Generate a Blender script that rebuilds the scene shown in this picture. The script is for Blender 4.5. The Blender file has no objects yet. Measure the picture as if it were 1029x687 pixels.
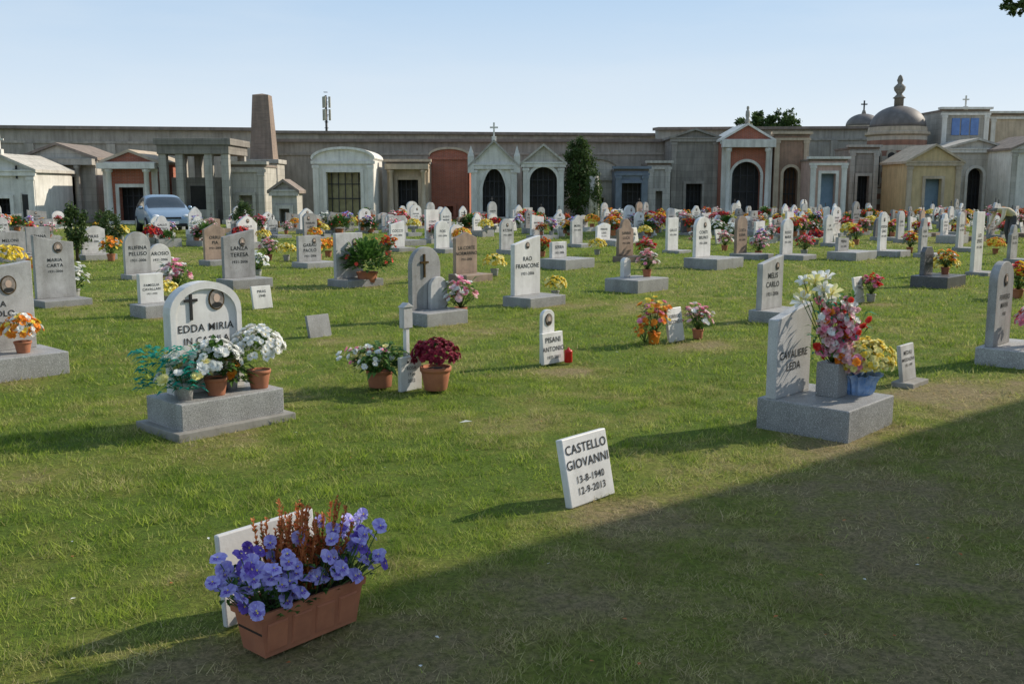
import bpy, math, random, bmesh
import numpy as np
from mathutils import Vector, Matrix
random.seed(7); rng=np.random.default_rng(7)
sc=bpy.context.scene
H=1.7; F=1000.4; TH=math.atan(153.5/F)
U=random.uniform
# ---------- pixel helpers: image pixel coordinates unprojected through the camera -> world positions on the ground
def ray(px,py):
    x=(px-514.5)/F; y=(343.5-py)/F
    return x, math.cos(TH)+y*math.sin(TH), -math.sin(TH)+y*math.cos(TH)
def G(px,py):
    x,dy,dz=ray(px,py); t=H/-dz
    return Vector((x*t,dy*t,0))
def HZ(py,Y):
    x,dy,dz=ray(0,py); return H+Y*dz/dy
def XA(px,Y,py=195):
    x,dy,dz=ray(px,py); return x/dy*Y
ANG=math.radians(47)
WV=Vector((math.cos(ANG),math.sin(ANG),0)); NV=Vector((math.sin(ANG),-math.cos(ANG),0))

# ---------- materials
def nm(name):
    m=bpy.data.materials.new(name); m.use_nodes=True
    nt=m.node_tree; b=nt.nodes['Principled BSDF']
    return m,nt,b
def mixc(nt,fac,a,b,mode='MIX'):
    n=nt.nodes.new('ShaderNodeMix'); n.data_type='RGBA'; n.blend_type=mode
    for i,x in ((0,fac),(6,a),(7,b)):
        if isinstance(x,bpy.types.NodeSocket): nt.links.new(x,n.inputs[i])
        else:
            n.inputs[i].default_value = x if i==0 else (x[0],x[1],x[2],1)
    return n.outputs[2]
def noise(nt,vec,scale,detail=6,rough=.6):
    n=nt.nodes.new('ShaderNodeTexNoise'); n.inputs['Scale'].default_value=scale
    n.inputs['Detail'].default_value=detail; n.inputs['Roughness'].default_value=rough
    if vec is not None: nt.links.new(vec,n.inputs['Vector'])
    return n.outputs['Fac']
def mrange(nt,v,a,b,c=0,d=1):
    n=nt.nodes.new('ShaderNodeMapRange'); nt.links.new(v,n.inputs[0])
    for i,x in enumerate((a,b,c,d)): n.inputs[i+1].default_value=x
    return n.outputs[0]
def math_(nt,op,a,b=None):
    n=nt.nodes.new('ShaderNodeMath'); n.operation=op
    for i,x in enumerate((a,b)):
        if x is None: continue
        if isinstance(x,bpy.types.NodeSocket): nt.links.new(x,n.inputs[i])
        else: n.inputs[i].default_value=x
    return n.outputs[0]
def surf(name,c1,c2=None,scale=3,rough=.8,bump=.2,bscale=60,streak=0,speck=0,rnd=0,brick=None,spec=.3,stripes=None,metal=0):
    m,nt,b=nm(name)
    if c2 is None: c2=tuple(x*.78 for x in c1)
    tc=nt.nodes.new('ShaderNodeTexCoord').outputs['Object']
    oi=nt.nodes.new('ShaderNodeObjectInfo')
    va=nt.nodes.new('ShaderNodeVectorMath'); va.operation='ADD'; nt.links.new(tc,va.inputs[0])
    cb=nt.nodes.new('ShaderNodeCombineXYZ'); r10=math_(nt,'MULTIPLY',oi.outputs['Random'],37.0)
    nt.links.new(r10,cb.inputs[0]); nt.links.new(r10,cb.inputs[1]); nt.links.new(cb.outputs[0],va.inputs[1])
    vec=va.outputs[0]
    col=mixc(nt,mrange(nt,noise(nt,vec,scale),.35,.65),c1,c2)
    if brick:
        sx=nt.nodes.new('ShaderNodeSeparateXYZ'); nt.links.new(tc,sx.inputs[0])
        cx=nt.nodes.new('ShaderNodeCombineXYZ')
        nt.links.new(math_(nt,'ADD',sx.outputs[0],sx.outputs[1]),cx.inputs[0]); nt.links.new(sx.outputs[2],cx.inputs[1])
        br=nt.nodes.new('ShaderNodeTexBrick'); nt.links.new(cx.outputs[0],br.inputs['Vector'])
        br.inputs['Scale'].default_value=1; br.inputs['Brick Width'].default_value=brick[0]; br.inputs['Row Height'].default_value=brick[1]
        br.inputs['Mortar Size'].default_value=brick[2]
        br.inputs['Color1'].default_value=(*c1,1); br.inputs['Color2'].default_value=(*c2,1)
        br.inputs['Mortar'].default_value=(*brick[3],1)
        col=mixc(nt,.6,col,br.outputs['Color'])
    if stripes:
        sx=nt.nodes.new('ShaderNodeSeparateXYZ'); nt.links.new(tc,sx.inputs[0])
        s=math_(nt,'SINE',math_(nt,'MULTIPLY',sx.outputs[2],stripes[0]))
        col=mixc(nt,mrange(nt,s,-.1,.1),col,stripes[1])
    if streak:
        mp=nt.nodes.new('ShaderNodeMapping'); mp.inputs['Scale'].default_value=(5,5,.5); nt.links.new(vec,mp.inputs[0])
        col=mixc(nt,mrange(nt,noise(nt,mp.outputs[0],1,5),.42,.70,0,streak),col,(.08,.07,.055))
        sx=nt.nodes.new('ShaderNodeSeparateXYZ'); nt.links.new(tc,sx.inputs[0])
        z=math_(nt,'ADD',sx.outputs[2],math_(nt,'MULTIPLY',noise(nt,vec,4),.35))
        col=mixc(nt,mrange(nt,z,.15,.42,streak*.9,0),col,(.10,.09,.065))
        n4=noise(nt,vec,14,8,.75); col=mixc(nt,mrange(nt,n4,.54,.70,0,min(.8,streak)),col,(.17,.15,.115))
    if speck:
        n2=noise(nt,tc,190,2); col=mixc(nt,mrange(nt,n2,.53,.6,0,speck),col,(.08,.08,.085))
        n3=noise(nt,tc,140,2); col=mixc(nt,mrange(nt,n3,.58,.64,0,speck),col,(.72,.71,.69))
    if rnd:
        hs=nt.nodes.new('ShaderNodeHueSaturation'); nt.links.new(col,hs.inputs['Color'])
        nt.links.new(mrange(nt,oi.outputs['Random'],0,1,1-rnd,1+rnd*.6),hs.inputs['Value']); col=hs.outputs[0]
    nt.links.new(col,b.inputs['Base Color'])
    b.inputs['Roughness'].default_value=rough; b.inputs['Specular IOR Level'].default_value=spec
    b.inputs['Metallic'].default_value=metal
    if bump:
        bp=nt.nodes.new('ShaderNodeBump'); bp.inputs['Strength'].default_value=bump; bp.inputs['Distance'].default_value=.01
        nt.links.new(noise(nt,tc,bscale,5),bp.inputs['Height']); nt.links.new(bp.outputs[0],b.inputs['Normal'])
    return m
def leafmat(name,c1,c2,trans=.35,rough=.6):
    """thin petal / leaf; per-face 'rnd' attribute mixes two tones"""
    m,nt,b=nm(name)
    at=nt.nodes.new('ShaderNodeAttribute'); at.attribute_name='rnd'
    col=mixc(nt,at.outputs['Fac'],c1,c2)
    nt.links.new(col,b.inputs['Base Color']); b.inputs['Roughness'].default_value=rough
    b.inputs['Specular IOR Level'].default_value=.25
    tr=nt.nodes.new('ShaderNodeBsdfTranslucent'); nt.links.new(col,tr.inputs[0])
    ms=nt.nodes.new('ShaderNodeMixShader'); ms.inputs[0].default_value=trans
    nt.links.new(b.outputs[0],ms.inputs[1]); nt.links.new(tr.outputs[0],ms.inputs[2])
    nt.links.new(ms.outputs[0],nt.nodes['Material Output'].inputs[0])
    return m
WHITE=surf('white_marble',(.80,.785,.755),(.66,.645,.615),4,.45,.1,80,streak=.24,rnd=.14)
PALE=surf('pale_marble',(.64,.63,.61),(.48,.47,.455),5,.5,.1,80,streak=.38,rnd=.24)
GREYM=surf('grey_stone',(.44,.435,.425),(.31,.305,.295),5,.6,.2,80,streak=.44,speck=.35,rnd=.24)
GRAN=surf('grey_granite',(.45,.445,.43),(.35,.345,.335),8,.6,.15,120,streak=.32,speck=.65,rnd=.18)
DGRAN=surf('dark_granite',(.13,.13,.14),(.09,.09,.10),6,.4,.1,120,streak=.2,speck=.35,rnd=.2)
BROWNM=surf('brown_travertine',(.44,.32,.24),(.30,.215,.16),5,.55,.2,60,streak=.4,rnd=.25)
STONES=[WHITE,GREYM,PALE,GREYM,WHITE,DGRAN,BROWNM,PALE,WHITE,GREYM,PALE,WHITE]
INK=surf('black_lettering',(.02,.02,.02),(.03,.03,.03),10,.5,0)
BRONZE=surf('bronze',(.16,.10,.04),(.09,.06,.03),20,.4,0,metal=.7)
GLZ=surf('portrait_enamel',(.20,.17,.15),(.36,.31,.27),30,.25,0)
SKINP=surf('portrait_face',(.6,.45,.36),(.5,.36,.28),10,.3,0)
TERRA=surf('terracotta',(.48,.18,.09),(.38,.135,.07),9,.75,.12,60,streak=.18,rnd=.1)
CONC=surf('concrete',(.42,.40,.37),(.33,.31,.28),2,.9,.3,40,streak=.4)
DARK=surf('dark_interior',(.03,.03,.03),(.05,.045,.04),2,.8,0)
IRON=surf('painted_iron',(.05,.05,.055),(.03,.03,.03),9,.5,.1)
RUSTR=surf('red_candle_plastic',(.6,.03,.02),(.5,.02,.02),9,.3,0)
BLUEW=surf('blue_wrap_foil',(.12,.24,.48),(.35,.45,.6),12,.3,.4,30)
LEAF=leafmat('leaf_green',(.035,.10,.02),(.13,.24,.05),.3)
LEAFD=leafmat('leaf_dark',(.02,.055,.015),(.06,.11,.03),.25)
TEAL=leafmat('leaf_teal',(.01,.25,.19),(.03,.40,.30),.3)
PURP=leafmat('petal_purple',(.36,.31,.74),(.60,.56,.90),.35)
PURPD=leafmat('petal_deep_purple',(.12,.06,.38),(.22,.14,.55),.25)
YEL=leafmat('petal_yellow',(.80,.58,.03),(.9,.76,.15),.3)
PYEL=leafmat('petal_pale_yellow',(.80,.72,.22),(.88,.84,.45),.25)
WHT=leafmat('petal_white',(.78,.78,.74),(.9,.9,.86),.3)
PINK=leafmat('petal_pink',(.82,.20,.36),(.9,.5,.58),.3)
LPINK=leafmat('petal_light_pink',(.85,.52,.55),(.92,.72,.70),.3)
DRED=leafmat('petal_dark_red',(.16,.012,.03),(.34,.03,.06),.2)
RED=leafmat('petal_red',(.65,.025,.02),(.8,.08,.05),.3)
ORNG=leafmat('petal_orange',(.82,.22,.02),(.9,.42,.05),.3)
HEATH=leafmat('heather_rust',(.45,.11,.03),(.66,.26,.09),.3)
STEM=leafmat('stem_green',(.06,.12,.03),(.1,.17,.05),.1)

# ---------- mesh builder
_bm=bmesh.new(); bmesh.ops.create_icosphere(_bm,subdivisions=2,radius=1)
ICO_V=[v.co.copy() for v in _bm.verts]; ICO_F=[tuple(v.index for v in f.verts) for f in _bm.faces]; _bm.free()
class MB:
    def __init__(s): s.v=[];s.f=[];s.m=[];s.s=[];s.mats=[];s.T=None
    def add(s,vs,fs,mat,sm=False):
        if mat not in s.mats: s.mats.append(mat)
        k=s.mats.index(mat); o=len(s.v)
        if s.T is not None: vs=[s.T@Vector(v) for v in vs]
        s.v.extend([tuple(v) for v in vs])
        s.f.extend([tuple(i+o for i in f) for f in fs]); s.m.extend([k]*len(fs)); s.s.extend([sm]*len(fs))
        return s
    def box(s,cx,cy,cz,sx,sy,sz,mat,tap=1):
        vs=[(cx+i*sx/2*(tap if k>0 else 1),cy+j*sy/2*(tap if k>0 else 1),cz+k*sz/2) for k in (-1,1) for j in (-1,1) for i in (-1,1)]
        return s.add(vs,[(0,2,3,1),(4,5,7,6),(0,1,5,4),(2,6,7,3),(0,4,6,2),(1,3,7,5)],mat)
    def bx(s,x0,x1,y0,y1,z0,z1,mat): return s.box((x0+x1)/2,(y0+y1)/2,(z0+z1)/2,x1-x0,y1-y0,z1-z0,mat)
    def prism(s,poly,y0,y1,mat):
        n=len(poly); vs=[(x,y0,z) for x,z in poly]+[(x,y1,z) for x,z in poly]
        fs=[tuple(range(n)),tuple(range(2*n-1,n-1,-1))]+[(i,i+n,(i+1)%n+n,(i+1)%n) for i in range(n)]
        return s.add(vs,fs,mat)
    def lathe(s,prof,c,seg,mat,sm=True):
        vs=[];fs=[]
        for r,z in prof:
            for i in range(seg):
                a=2*math.pi*i/seg; vs.append((c[0]+r*math.cos(a),c[1]+r*math.sin(a),c[2]+z))
        for j in range(len(prof)-1):
            for i in range(seg):
                fs.append((j*seg+i,j*seg+(i+1)%seg,(j+1)*seg+(i+1)%seg,(j+1)*seg+i))
        fs.append(tuple(range(seg))[::-1]); fs.append(tuple((len(prof)-1)*seg+i for i in range(seg)))
        return s.add(vs,fs,mat,sm)
    def tube(s,p0,p1,r0,r1,seg,mat,sm=True):
        p0=Vector(p0);p1=Vector(p1); d=(p1-p0).normalized()
        u=d.orthogonal().normalized(); v=d.cross(u); vs=[];
        for p,r in ((p0,r0),(p1,r1)):
            for i in range(seg):
                a=2*math.pi*i/seg; vs.append(p+(u*math.cos(a)+v*math.sin(a))*r)
        fs=[(i,(i+1)%seg,seg+(i+1)%seg,seg+i) for i in range(seg)]+[tuple(range(seg))[::-1],tuple(range(seg,2*seg))]
        return s.add(vs,fs,mat,sm)
    def ico(s,c,r,mat,jit=0):
        if not hasattr(r,'__len__'): r=(r,r,r)
        vs=[(c[0]+v.x*r[0]*(1+U(-jit,jit)),c[1]+v.y*r[1]*(1+U(-jit,jit)),c[2]+v.z*r[2]*(1+U(-jit,jit))) for v in ICO_V]
        return s.add(vs,ICO_F,mat,True)
    def geo(s,g,mat,off=(0,0,0),depth=True):
        vs=[(x+off[0],-z+off[1],y+off[2]) for x,y,z in g[0]]
        return s.add(vs,g[1],mat)
    def mesh(s,name,recalc=True):
        me=bpy.data.meshes.new(name); me.from_pydata(s.v,[],s.f)
        for m in s.mats: me.materials.append(m)
        me.polygons.foreach_set('material_index',s.m); me.polygons.foreach_set('use_smooth',s.s)
        if recalc:
            b=bmesh.new(); b.from_mesh(me); bmesh.ops.recalc_face_normals(b,faces=b.faces); b.to_mesh(me); b.free()
        a=me.attributes.new('rnd','FLOAT','FACE'); a.data.foreach_set('value',rng.random(len(me.polygons)).astype(np.float32))
        me.update(); return me
    def obj(s,name,parent=None,loc=(0,0,0),rot=0,bevel=0,recalc=True):
        o=bpy.data.objects.new(name,s.mesh(name,recalc)); sc.collection.objects.link(o)
        o.location=loc; o.rotation_euler=(0,0,rot)
        if parent: o.parent=parent
        if bevel:
            md=o.modifiers.new('bevel','BEVEL'); md.width=bevel; md.segments=2; md.limit_method='ANGLE'; md.angle_limit=math.radians(40)
        return o
def empty(name,loc,rot=0):
    e=bpy.data.objects.new(name,None); e.empty_display_size=.2; sc.collection.objects.link(e); e.location=loc; e.rotation_euler=(0,0,rot); return e
def ev(cu):
    ob=bpy.data.objects.new('tmp',cu); sc.collection.objects.link(ob)
    dg=bpy.context.evaluated_depsgraph_get(); me=bpy.data.meshes.new_from_object(ob.evaluated_get(dg))
    g=([tuple(v.co) for v in me.vertices],[tuple(p.vertices) for p in me.polygons])
    bpy.data.objects.remove(ob); bpy.data.meshes.remove(me); bpy.data.curves.remove(cu); return g
_tc={}
def text(t,size,off=.006):
    k=(t,size)
    if k not in _tc:
        cu=bpy.data.curves.new('t','FONT'); cu.body=t; cu.size=size; cu.align_x='CENTER'; cu.offset=off*size*1.6; cu.resolution_u=3; cu.space_character=1.08
        _tc[k]=ev(cu)
    return _tc[k]
def fill(loops,depth):
    cu=bpy.data.curves.new('t','CURVE'); cu.dimensions='2D'; cu.fill_mode='BOTH'; cu.extrude=depth/2
    for L in loops:
        sp=cu.splines.new('POLY'); sp.points.add(len(L)-1); sp.use_cyclic_u=True
        for p,(x,z) in zip(sp.points,L): p.co=(x,z,0,1)
    return ev(cu)

# ---------- gravestones
def outline(kind,w,h):
    a=w/2
    if kind=='flat': return [(-a,0),(a,0),(a,h),(-a,h)]
    if kind=='arch':
        r=a*.75; return [(-a,0),(a,0)]+[(a*math.cos(t),h-r+r*math.sin(t)) for t in np.linspace(0,math.pi,17)]
    if kind=='round':
        r=a; return [(-a,0),(a,0)]+[(a*math.cos(t),h-r+r*math.sin(t)) for t in np.linspace(0,math.pi,19)]
    if kind=='slant': return [(-a,0),(a,0),(a,h*.88),(-a*.2,h*.93),(-a,h)]
    if kind=='slantr': return [(-a,0),(a,0),(a,h),(a*.2,h*.95),(-a,h*.86)]
    if kind=='wave': return [(-a,0),(a,0)]+[(a-2*a*t,h*(.90+.10*math.sin(t*math.pi*1.5-.3)-.02*t)) for t in np.linspace(0,1,14)]
    if kind=='shoulder':
        return [(-a,0),(a,0),(a,h*.72),(a*.72,h*.76)]+[(a*.62*math.cos(t),h-a*.62+a*.62*math.sin(t)) for t in np.linspace(0,math.pi,13)]+[(-a*.72,h*.76),(-a,h*.72)]
    if kind=='peak': return [(-a,0),(a,0),(a,h*.85),(0,h),(-a,h*.85)]
    if kind=='clip': return [(-a,0),(a,0),(a,h-a*.4),(a*.55,h),(-a*.55,h),(-a,h-a*.4)]
    if kind=='gothic': return [(-a,0),(a,0),(a,h*.7)]+[(a*(1-t)**.7,h*(.7+.3*t)) for t in (.25,.5,.75)]+[(0,h)]+[(-a*(1-t)**.7,h*(.7+.3*t)) for t in (.75,.5,.25)]+[(-a,h*.7)]
OCC=[]
def portrait(mb,x,y,z,r):
    ell=lambda rx,rz,cx=0,cz=0:[(x+cx+rx*math.cos(t),z+cz+rz*math.sin(t)) for t in np.linspace(0,2*math.pi,21)[:-1]]
    mb.prism(ell(r*.82,r),y-.008,y,BRONZE); mb.prism(ell(r*.7,r*.87),y-.010,y-.004,GLZ)
    mb.prism(ell(r*.52,r*.25,0,-r*.52),y-.0115,y-.006,INK)
    mb.prism(ell(r*.32,r*.40,0,r*.12),y-.012,y-.006,SKINP)
def stone(loc,w,h,kind='arch',mat=WHITE,th=.07,base=None,lines=(),ls=.06,lz=.62,por=None,cross=None,lean=0,bx=0,ang=47,foot=0,rim=False,tx=0,name='gravestone'):
    OCC.append((loc[0],loc[1]))
    E=empty(name,loc,math.radians(ang))
    bh=0
    if base:
        bw,bd,bh,bm=base
        b=MB(); b.bx(-bw/2,bw/2,-bd,th+.06,-.05,bh,bm); b.obj('base',E,bevel=.008)
    if foot:
        b=MB(); b.bx(-base[0]/2-.06,base[0]/2+.06,-base[1]-.06,th+.12,-.05,.03,CONC); b.obj('footing',E,bevel=.005)
    T=Matrix.Translation((bx,0,bh))@Matrix.Rotation(-math.radians(lean),4,'X')
    hh=h-bh
    m=MB(); m.T=T; m.prism(outline(kind,w,hh),0,th,mat)
    m.obj('slab',E,bevel=.006)
    if rim:
        m=MB(); m.T=T; o=outline(kind,w,hh); 
        m.geo(fill([o,[(x*.86,z*.9+hh*.035) for x,z in o]],.02),mat,(0,-.011,0)); m.obj('raised_border',E)
    d=MB(); d.T=T; n=0
    z=hh*lz
    for t in lines:
        sz=ls
        if isinstance(t,tuple): t,sz=t
        d.geo(text(t,sz),INK,(tx,-.003,z)); z-=sz*1.15; n+=1
    if n: d.obj('lettering',E,recalc=False)
    if por:
        p=MB(); p.T=T; portrait(p,por[0]*w,0,por[1]*hh,por[2]); p.obj('portrait_oval',E)
    if cross:
        p=MB(); p.T=T; cx,cz,cs=cross[0]*w,cross[1]*hh,cross[2]
        p.bx(cx-.010,cx+.010,-.012,0,cz-cs*.6,cz+cs*.4,INK); p.bx(cx-cs*.28,cx-.011,-.011,0,cz+.02,cz+.04,INK); p.bx(cx+.011,cx+cs*.28,-.011,0,cz+.02,cz+.04,INK)
        p.obj('cross',E)
    return E

# ---------- flowers
def basis(n):
    n=Vector(n).normalized(); u=n.orthogonal().normalized(); return n,u,n.cross(u)
def head(mb,c,n,r,k,mat,cen=None,cup=.25,wid=1.25,layers=1):
    n,u,v=basis(n); c=Vector(c); vs=[];fs=[]; ph=U(0,6)
    for l in range(layers):
        rr=r*(1-.24*l); cp=cup+.4*l
        for i in range(k):
            a=ph+2*math.pi*(i+.5*l)/k+U(-.08,.08); da=math.pi/k*wid; o=len(vs); q=rr*U(.85,1.1)
            P=lambda an,rad,hh: c+(u*math.cos(an)+v*math.sin(an))*rad+n*hh
            vs+= [c+n*.001*l, P(a+da,q*.62,q*cp*.7),P(a+da*.5,q*.97,q*cp),P(a-da*.5,q*.97,q*cp*.9),P(a-da,q*.62,q*cp*.6)]
            fs.append((o,o+1,o+2,o+3,o+4))
    mb.add(vs,fs,mat)
    if cen:
        vs=[c+n*r*.22]+[c+(u*math.cos(i*1.047)+v*math.sin(i*1.047))*r*.2+n*r*.1 for i in range(6)]
        mb.add(vs,[(0,i+1,(i+1)%6+1) for i in range(6)],cen)
def leaf(mb,p,d,L,w,mat,droop=.2):
    p=Vector(p); d=Vector(d).normalized(); s=d.cross(Vector((0,0,1)))
    s=(s if s.length>.01 else Vector((1,0,0))).normalized()
    m=p+d*L*.5; t=p+d*L-Vector((0,0,L*droop))
    mb.add([p,m+s*w/2+Vector((0,0,w*.15)),t,m-s*w/2+Vector((0,0,w*.15)),m],[(0,1,4),(1,2,4),(0,4,3),(4,2,3)],mat)
def rdir(up=0.0):
    while True:
        v=Vector((U(-1,1),U(-1,1),U(-1,1)))
        if .05<v.length<1:
            v.normalize()
            if v.z>=up: return v
def pot(mb,c,rt,rb,h,mat=TERRA,seg=20):
    mb.lathe([(rb*.97,0),(rb,.005),(rt*.93,h*.80),(rt*.93,h*.805),(rt,h*.81),(rt*1.01,h),(rt*.9,h),(rt*.87,h*.9)],c,seg,mat)
def domeplant(mb,c,rx,rz,nh,hr,k,mats,layers=2,cen=None,nl=60,leafm=LEAF,stemm=STEM,up=-.15,ll=.05):
    c=Vector(c)
    for i in range(nl):
        d=rdir(-.3); leaf(mb,c+Vector((d.x*rx,d.y*rx,d.z*rz))*U(.3,.85),d+Vector((0,0,.3)),ll*U(.7,1.3),ll*.5,leafm)
    for i in range(nh):
        d=rdir(up); q=U(.82,1.06)
        head(mb,c+Vector((d.x*rx,d.y*rx,d.z*rz))*q,d+Vector((U(-.3,.3),U(-.3,.3),.25)),hr*U(.75,1.15),k,random.choice(mats),cen,.25,1.25,layers)
def bouquet(mb,c,spread,height,nh,hr,k,mats,layers=1,cen=None,nl=25,leafm=LEAF,ll=.09,tilt=(0,0)):
    c=Vector(c)
    for i in range(nh):
        a=U(0,6.28); q=U(0,1)**.6
        p=c+Vector((math.cos(a)*spread*q+tilt[0]*U(.5,1),math.sin(a)*spread*q+tilt[1],height*(U(.55,1.0)-.3*q*q)))
        mb.tube(c,p,.003,.002,4,STEM); d=(p-c).normalized()
        head(mb,p,d+Vector((U(-.5,.5),U(-.8,.2),U(0,.4))),hr*U(.75,1.2),k,random.choice(mats),cen,.3,1.25,layers)
    for i in range(nl):
        a=U(0,6.28); q=U(.2,1)
        p=c+Vector((math.cos(a)*spread*q*.7,math.sin(a)*spread*q*.7,height*U(.15,.8)))
        leaf(mb,p,Vector((math.cos(a),math.sin(a),U(-.2,.9))),ll*U(.6,1.3),ll*.35,leafm,.3)
def at(E,x,y,z):
    return Matrix.LocRotScale(E.location,E.rotation_euler,None)@Vector((x,y,z))

# =====================================================  FOREGROUND
TXT=[('ROSSI','MARIO'),('BIANCHI','ANNA'),('FERRARI','LUIGI'),('RUSSO','MARIA'),('GALLO','PIETRO'),('COSTA','ELENA'),('CONTI','BRUNO')]
stone(G(597,503),.385,.375,'flat',WHITE,.045,None,[('CASTELLO',.071),('GIOVANNI',.071),('13-8-1940',.055),('12-9-2013',.055)],lz=.76,lean=12)
stone((-.965,3.86,0),.46,.37,'flat',WHITE,.03,None,[],lean=6,ang=49)
# planter
E=empty('flower_planter',(-.815,3.64,0),math.radians(49))
m=MB(); L,Wd,Hh=.50,.18,.18
def rect_ring(l,w,z): return [(-l/2,-w/2,z),(l/2,-w/2,z),(l/2,w/2,z),(-l/2,w/2,z)]
rings=[rect_ring(L*.86,Wd*.78,0),rect_ring(L*.95,Wd*.94,Hh*.83),rect_ring(L*.95+.001,Wd*.94+.001,Hh*.831),rect_ring(L,Wd,Hh*.84),rect_ring(L*1.01,Wd*1.03,Hh),rect_ring(L*.95,Wd*.88,Hh),rect_ring(L*.93,Wd*.84,Hh*.86)]
vs=sum(rings,[]); fs=[(3,2,1,0)]
for j in range(len(rings)-1):
    for i in range(4): fs.append((j*4+i,j*4+(i+1)%4,j*4+4+(i+1)%4,j*4+4+i))
m.add(vs,fs,TERRA)
m.obj('terracotta_box',E,bevel=.006)
m=MB()
for i in range(4):
    x=-.165+.11*i
    m.add([(x-.045,-Wd*.395-.001,.02),(x+.045,-Wd*.395-.001,.02),(x+.045,-Wd*.46-.002,Hh*.74),(x-.045,-Wd*.46-.002,Hh*.74),(x-.04,-Wd*.395-.007,.025),(x+.04,-Wd*.395-.007,.025),(x+.04,-Wd*.46-.009,Hh*.71),(x-.04,-Wd*.46-.009,Hh*.71)],[(4,5,6,7),(0,4,7,3),(1,2,6,5),(3,7,6,2)],TERRA)
m.obj('relief_panels',E)
SOIL=surf('potting_soil',(.05,.035,.025),(.03,.02,.015),30,.95,.6,80)
m=MB(); m.bx(-L*.46,L*.46,-Wd*.41,Wd*.41,Hh*.5,Hh*.9,SOIL); m.obj('soil',E)
m=MB()
for i in range(420):
    p=Vector((U(-.27,.27),U(-.11,.11),U(.15,.31))); leaf(m,p,Vector((U(-1,1),U(-1,.6),U(-.1,.9))),U(.03,.06),.022,LEAFD if random.random()<.4 else LEAF,.2)
def pansy(mb,c,n,r,mat,matd):
    n,u,v=basis(n); c=Vector(c)
    up=Vector((0,0,1)); v=(up-n*up.dot(n)); v=(v if v.length>.1 else Vector((0,1,0))).normalized(); u=v.cross(n)
    def pet(a,R,wd,mt,h):
        d=u*math.cos(a)+v*math.sin(a); s=u*-math.sin(a)+v*math.cos(a)
        pts=[c+n*h]
        for q,k in ((.45,.75),(.85,.85),(1.0,.35)): pts.append(c+d*R*q+s*wd*k+n*(h+.12*R+U(-.16,.16)*R))
        for q,k in ((1.0,-.35),(.85,-.85),(.45,-.75)): pts.append(c+d*R*q+s*wd*k+n*(h+.1*R+U(-.16,.16)*R))
        mb.add(pts,[(0,1,2,3),(0,3,4),(0,4,5,6)],mt)
    pet(1.05,r,r*.62,mat,0); pet(2.09,r,r*.62,mat,.001)
    pet(0.05,r*.85,r*.55,mat,.003); pet(3.09,r*.85,r*.55,mat,.003); pet(-1.57,r*.9,r*.75,mat,.005)
    for a in (-1.57,-.6,-2.5):
        d=u*math.cos(a)+v*math.sin(a); s=u*-math.sin(a)+v*math.cos(a)
        mb.add([c+n*(.13*r+.006),c+d*r*.45+s*r*.16+n*(.12*r+.008),c+d*r*.45-s*r*.16+n*(.12*r+.008)],[(0,1,2)],matd)
    mb.add([c+n*(.13*r+.009)+u*.004,c+n*(.13*r+.009)+v*.005,c+n*(.13*r+.009)-u*.004,c+n*(.13*r+.009)-v*.005],[(0,1,2,3)],YEL)
for i in range(122):
    side=-1 if i<62 else 1
    x=side*U(.06,.34) if i%9 else U(-.1,.1)
    y=U(-.15,.11); z=.25+U(-.07,.18)*(1-abs(y)*2.5)
    p=Vector((x,y,z)); m.tube((x*.7,y*.5,.16),p,.0025,.002,4,STEM)
    pansy(m,p,Vector((U(-.6,.6)+x,U(-1.2,-.1),U(.1,.9))),U(.022,.036),PURP if random.random()<.82 else PURPD,PURPD)
m.obj('pansies',E,recalc=False)
m=MB()
for i in range(70):
    b=Vector((U(-.13,.13),U(-.06,.06),.18)); t=b+Vector((U(-.10,.10),U(-.05,.05),U(.14,.35)))
    m.tube(b,t,.004,.0015,5,HEATH)
    for k in range(64):
        q=U(.2,1); p=b.lerp(t,q); d=rdir(-.2); d.z+=.6
        leaf(m,p,d,.028*(1.25-q*.6),.011,HEATH if random.random()<.9 else LEAF,0)
m.obj('rust_heather',E,recalc=False)

# CAVALIERE
CAVM=surf('light_grey_stone',(.56,.55,.54),(.44,.435,.425),5,.55,.2,80,streak=.2,speck=.3)
E=stone((2.15,7.30,0),.52,.87,'slantr',CAVM,.08,(.76,.56,.20,GRAN),[('CAVALIERE',.080),('LEDA',.085)],lz=.42,bx=-.11,tx=-.01,foot=0)
V=empty('granite_flower_vase',at(E,.06,-.22,.20),math.radians(47))
m=MB(); m.box(0,0,.125,.17,.17,.25,GRAN); m.obj('vase_block',V,bevel=.006)
m=MB(); c=Vector((0,0,.22)); m.T=Matrix.Rotation(-ANG,4,'Z')
def lily(mb,c,n,r,mat):
    n,u,v=basis(n); c=Vector(c)
    for i in range(6):
        a=i*math.pi/3+U(-.1,.1); d=u*math.cos(a)+v*math.sin(a); s=u*-math.sin(a)+v*math.cos(a)
        p=[c,c+d*r*.35+s*r*.2+n*r*.45,c+d*r*.7+s*r*.26+n*r*.7,c+d*r*1.05+n*r*.62,c+d*r*.7-s*r*.26+n*r*.7,c+d*r*.35-s*r*.2+n*r*.45]
        mb.add(p,[(0,1,2,3),(0,3,4,5)],mat)
    for i in range(3): mb.tube(c,c+n*r*.7+u*U(-.2,.2)*r+v*U(-.2,.2)*r,.0015,.002,4,YEL)
for i in range(15):
    p=c+Vector((U(-.28,-.06),U(-.14,.0),U(.46,.66))); m.tube(c,p,.004,.003,5,STEM); lily(m,p,(p-c)+Vector((U(-.1,.1),-.25,-.1)),U(.055,.08),WHT if i%4 else PYEL)
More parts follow.
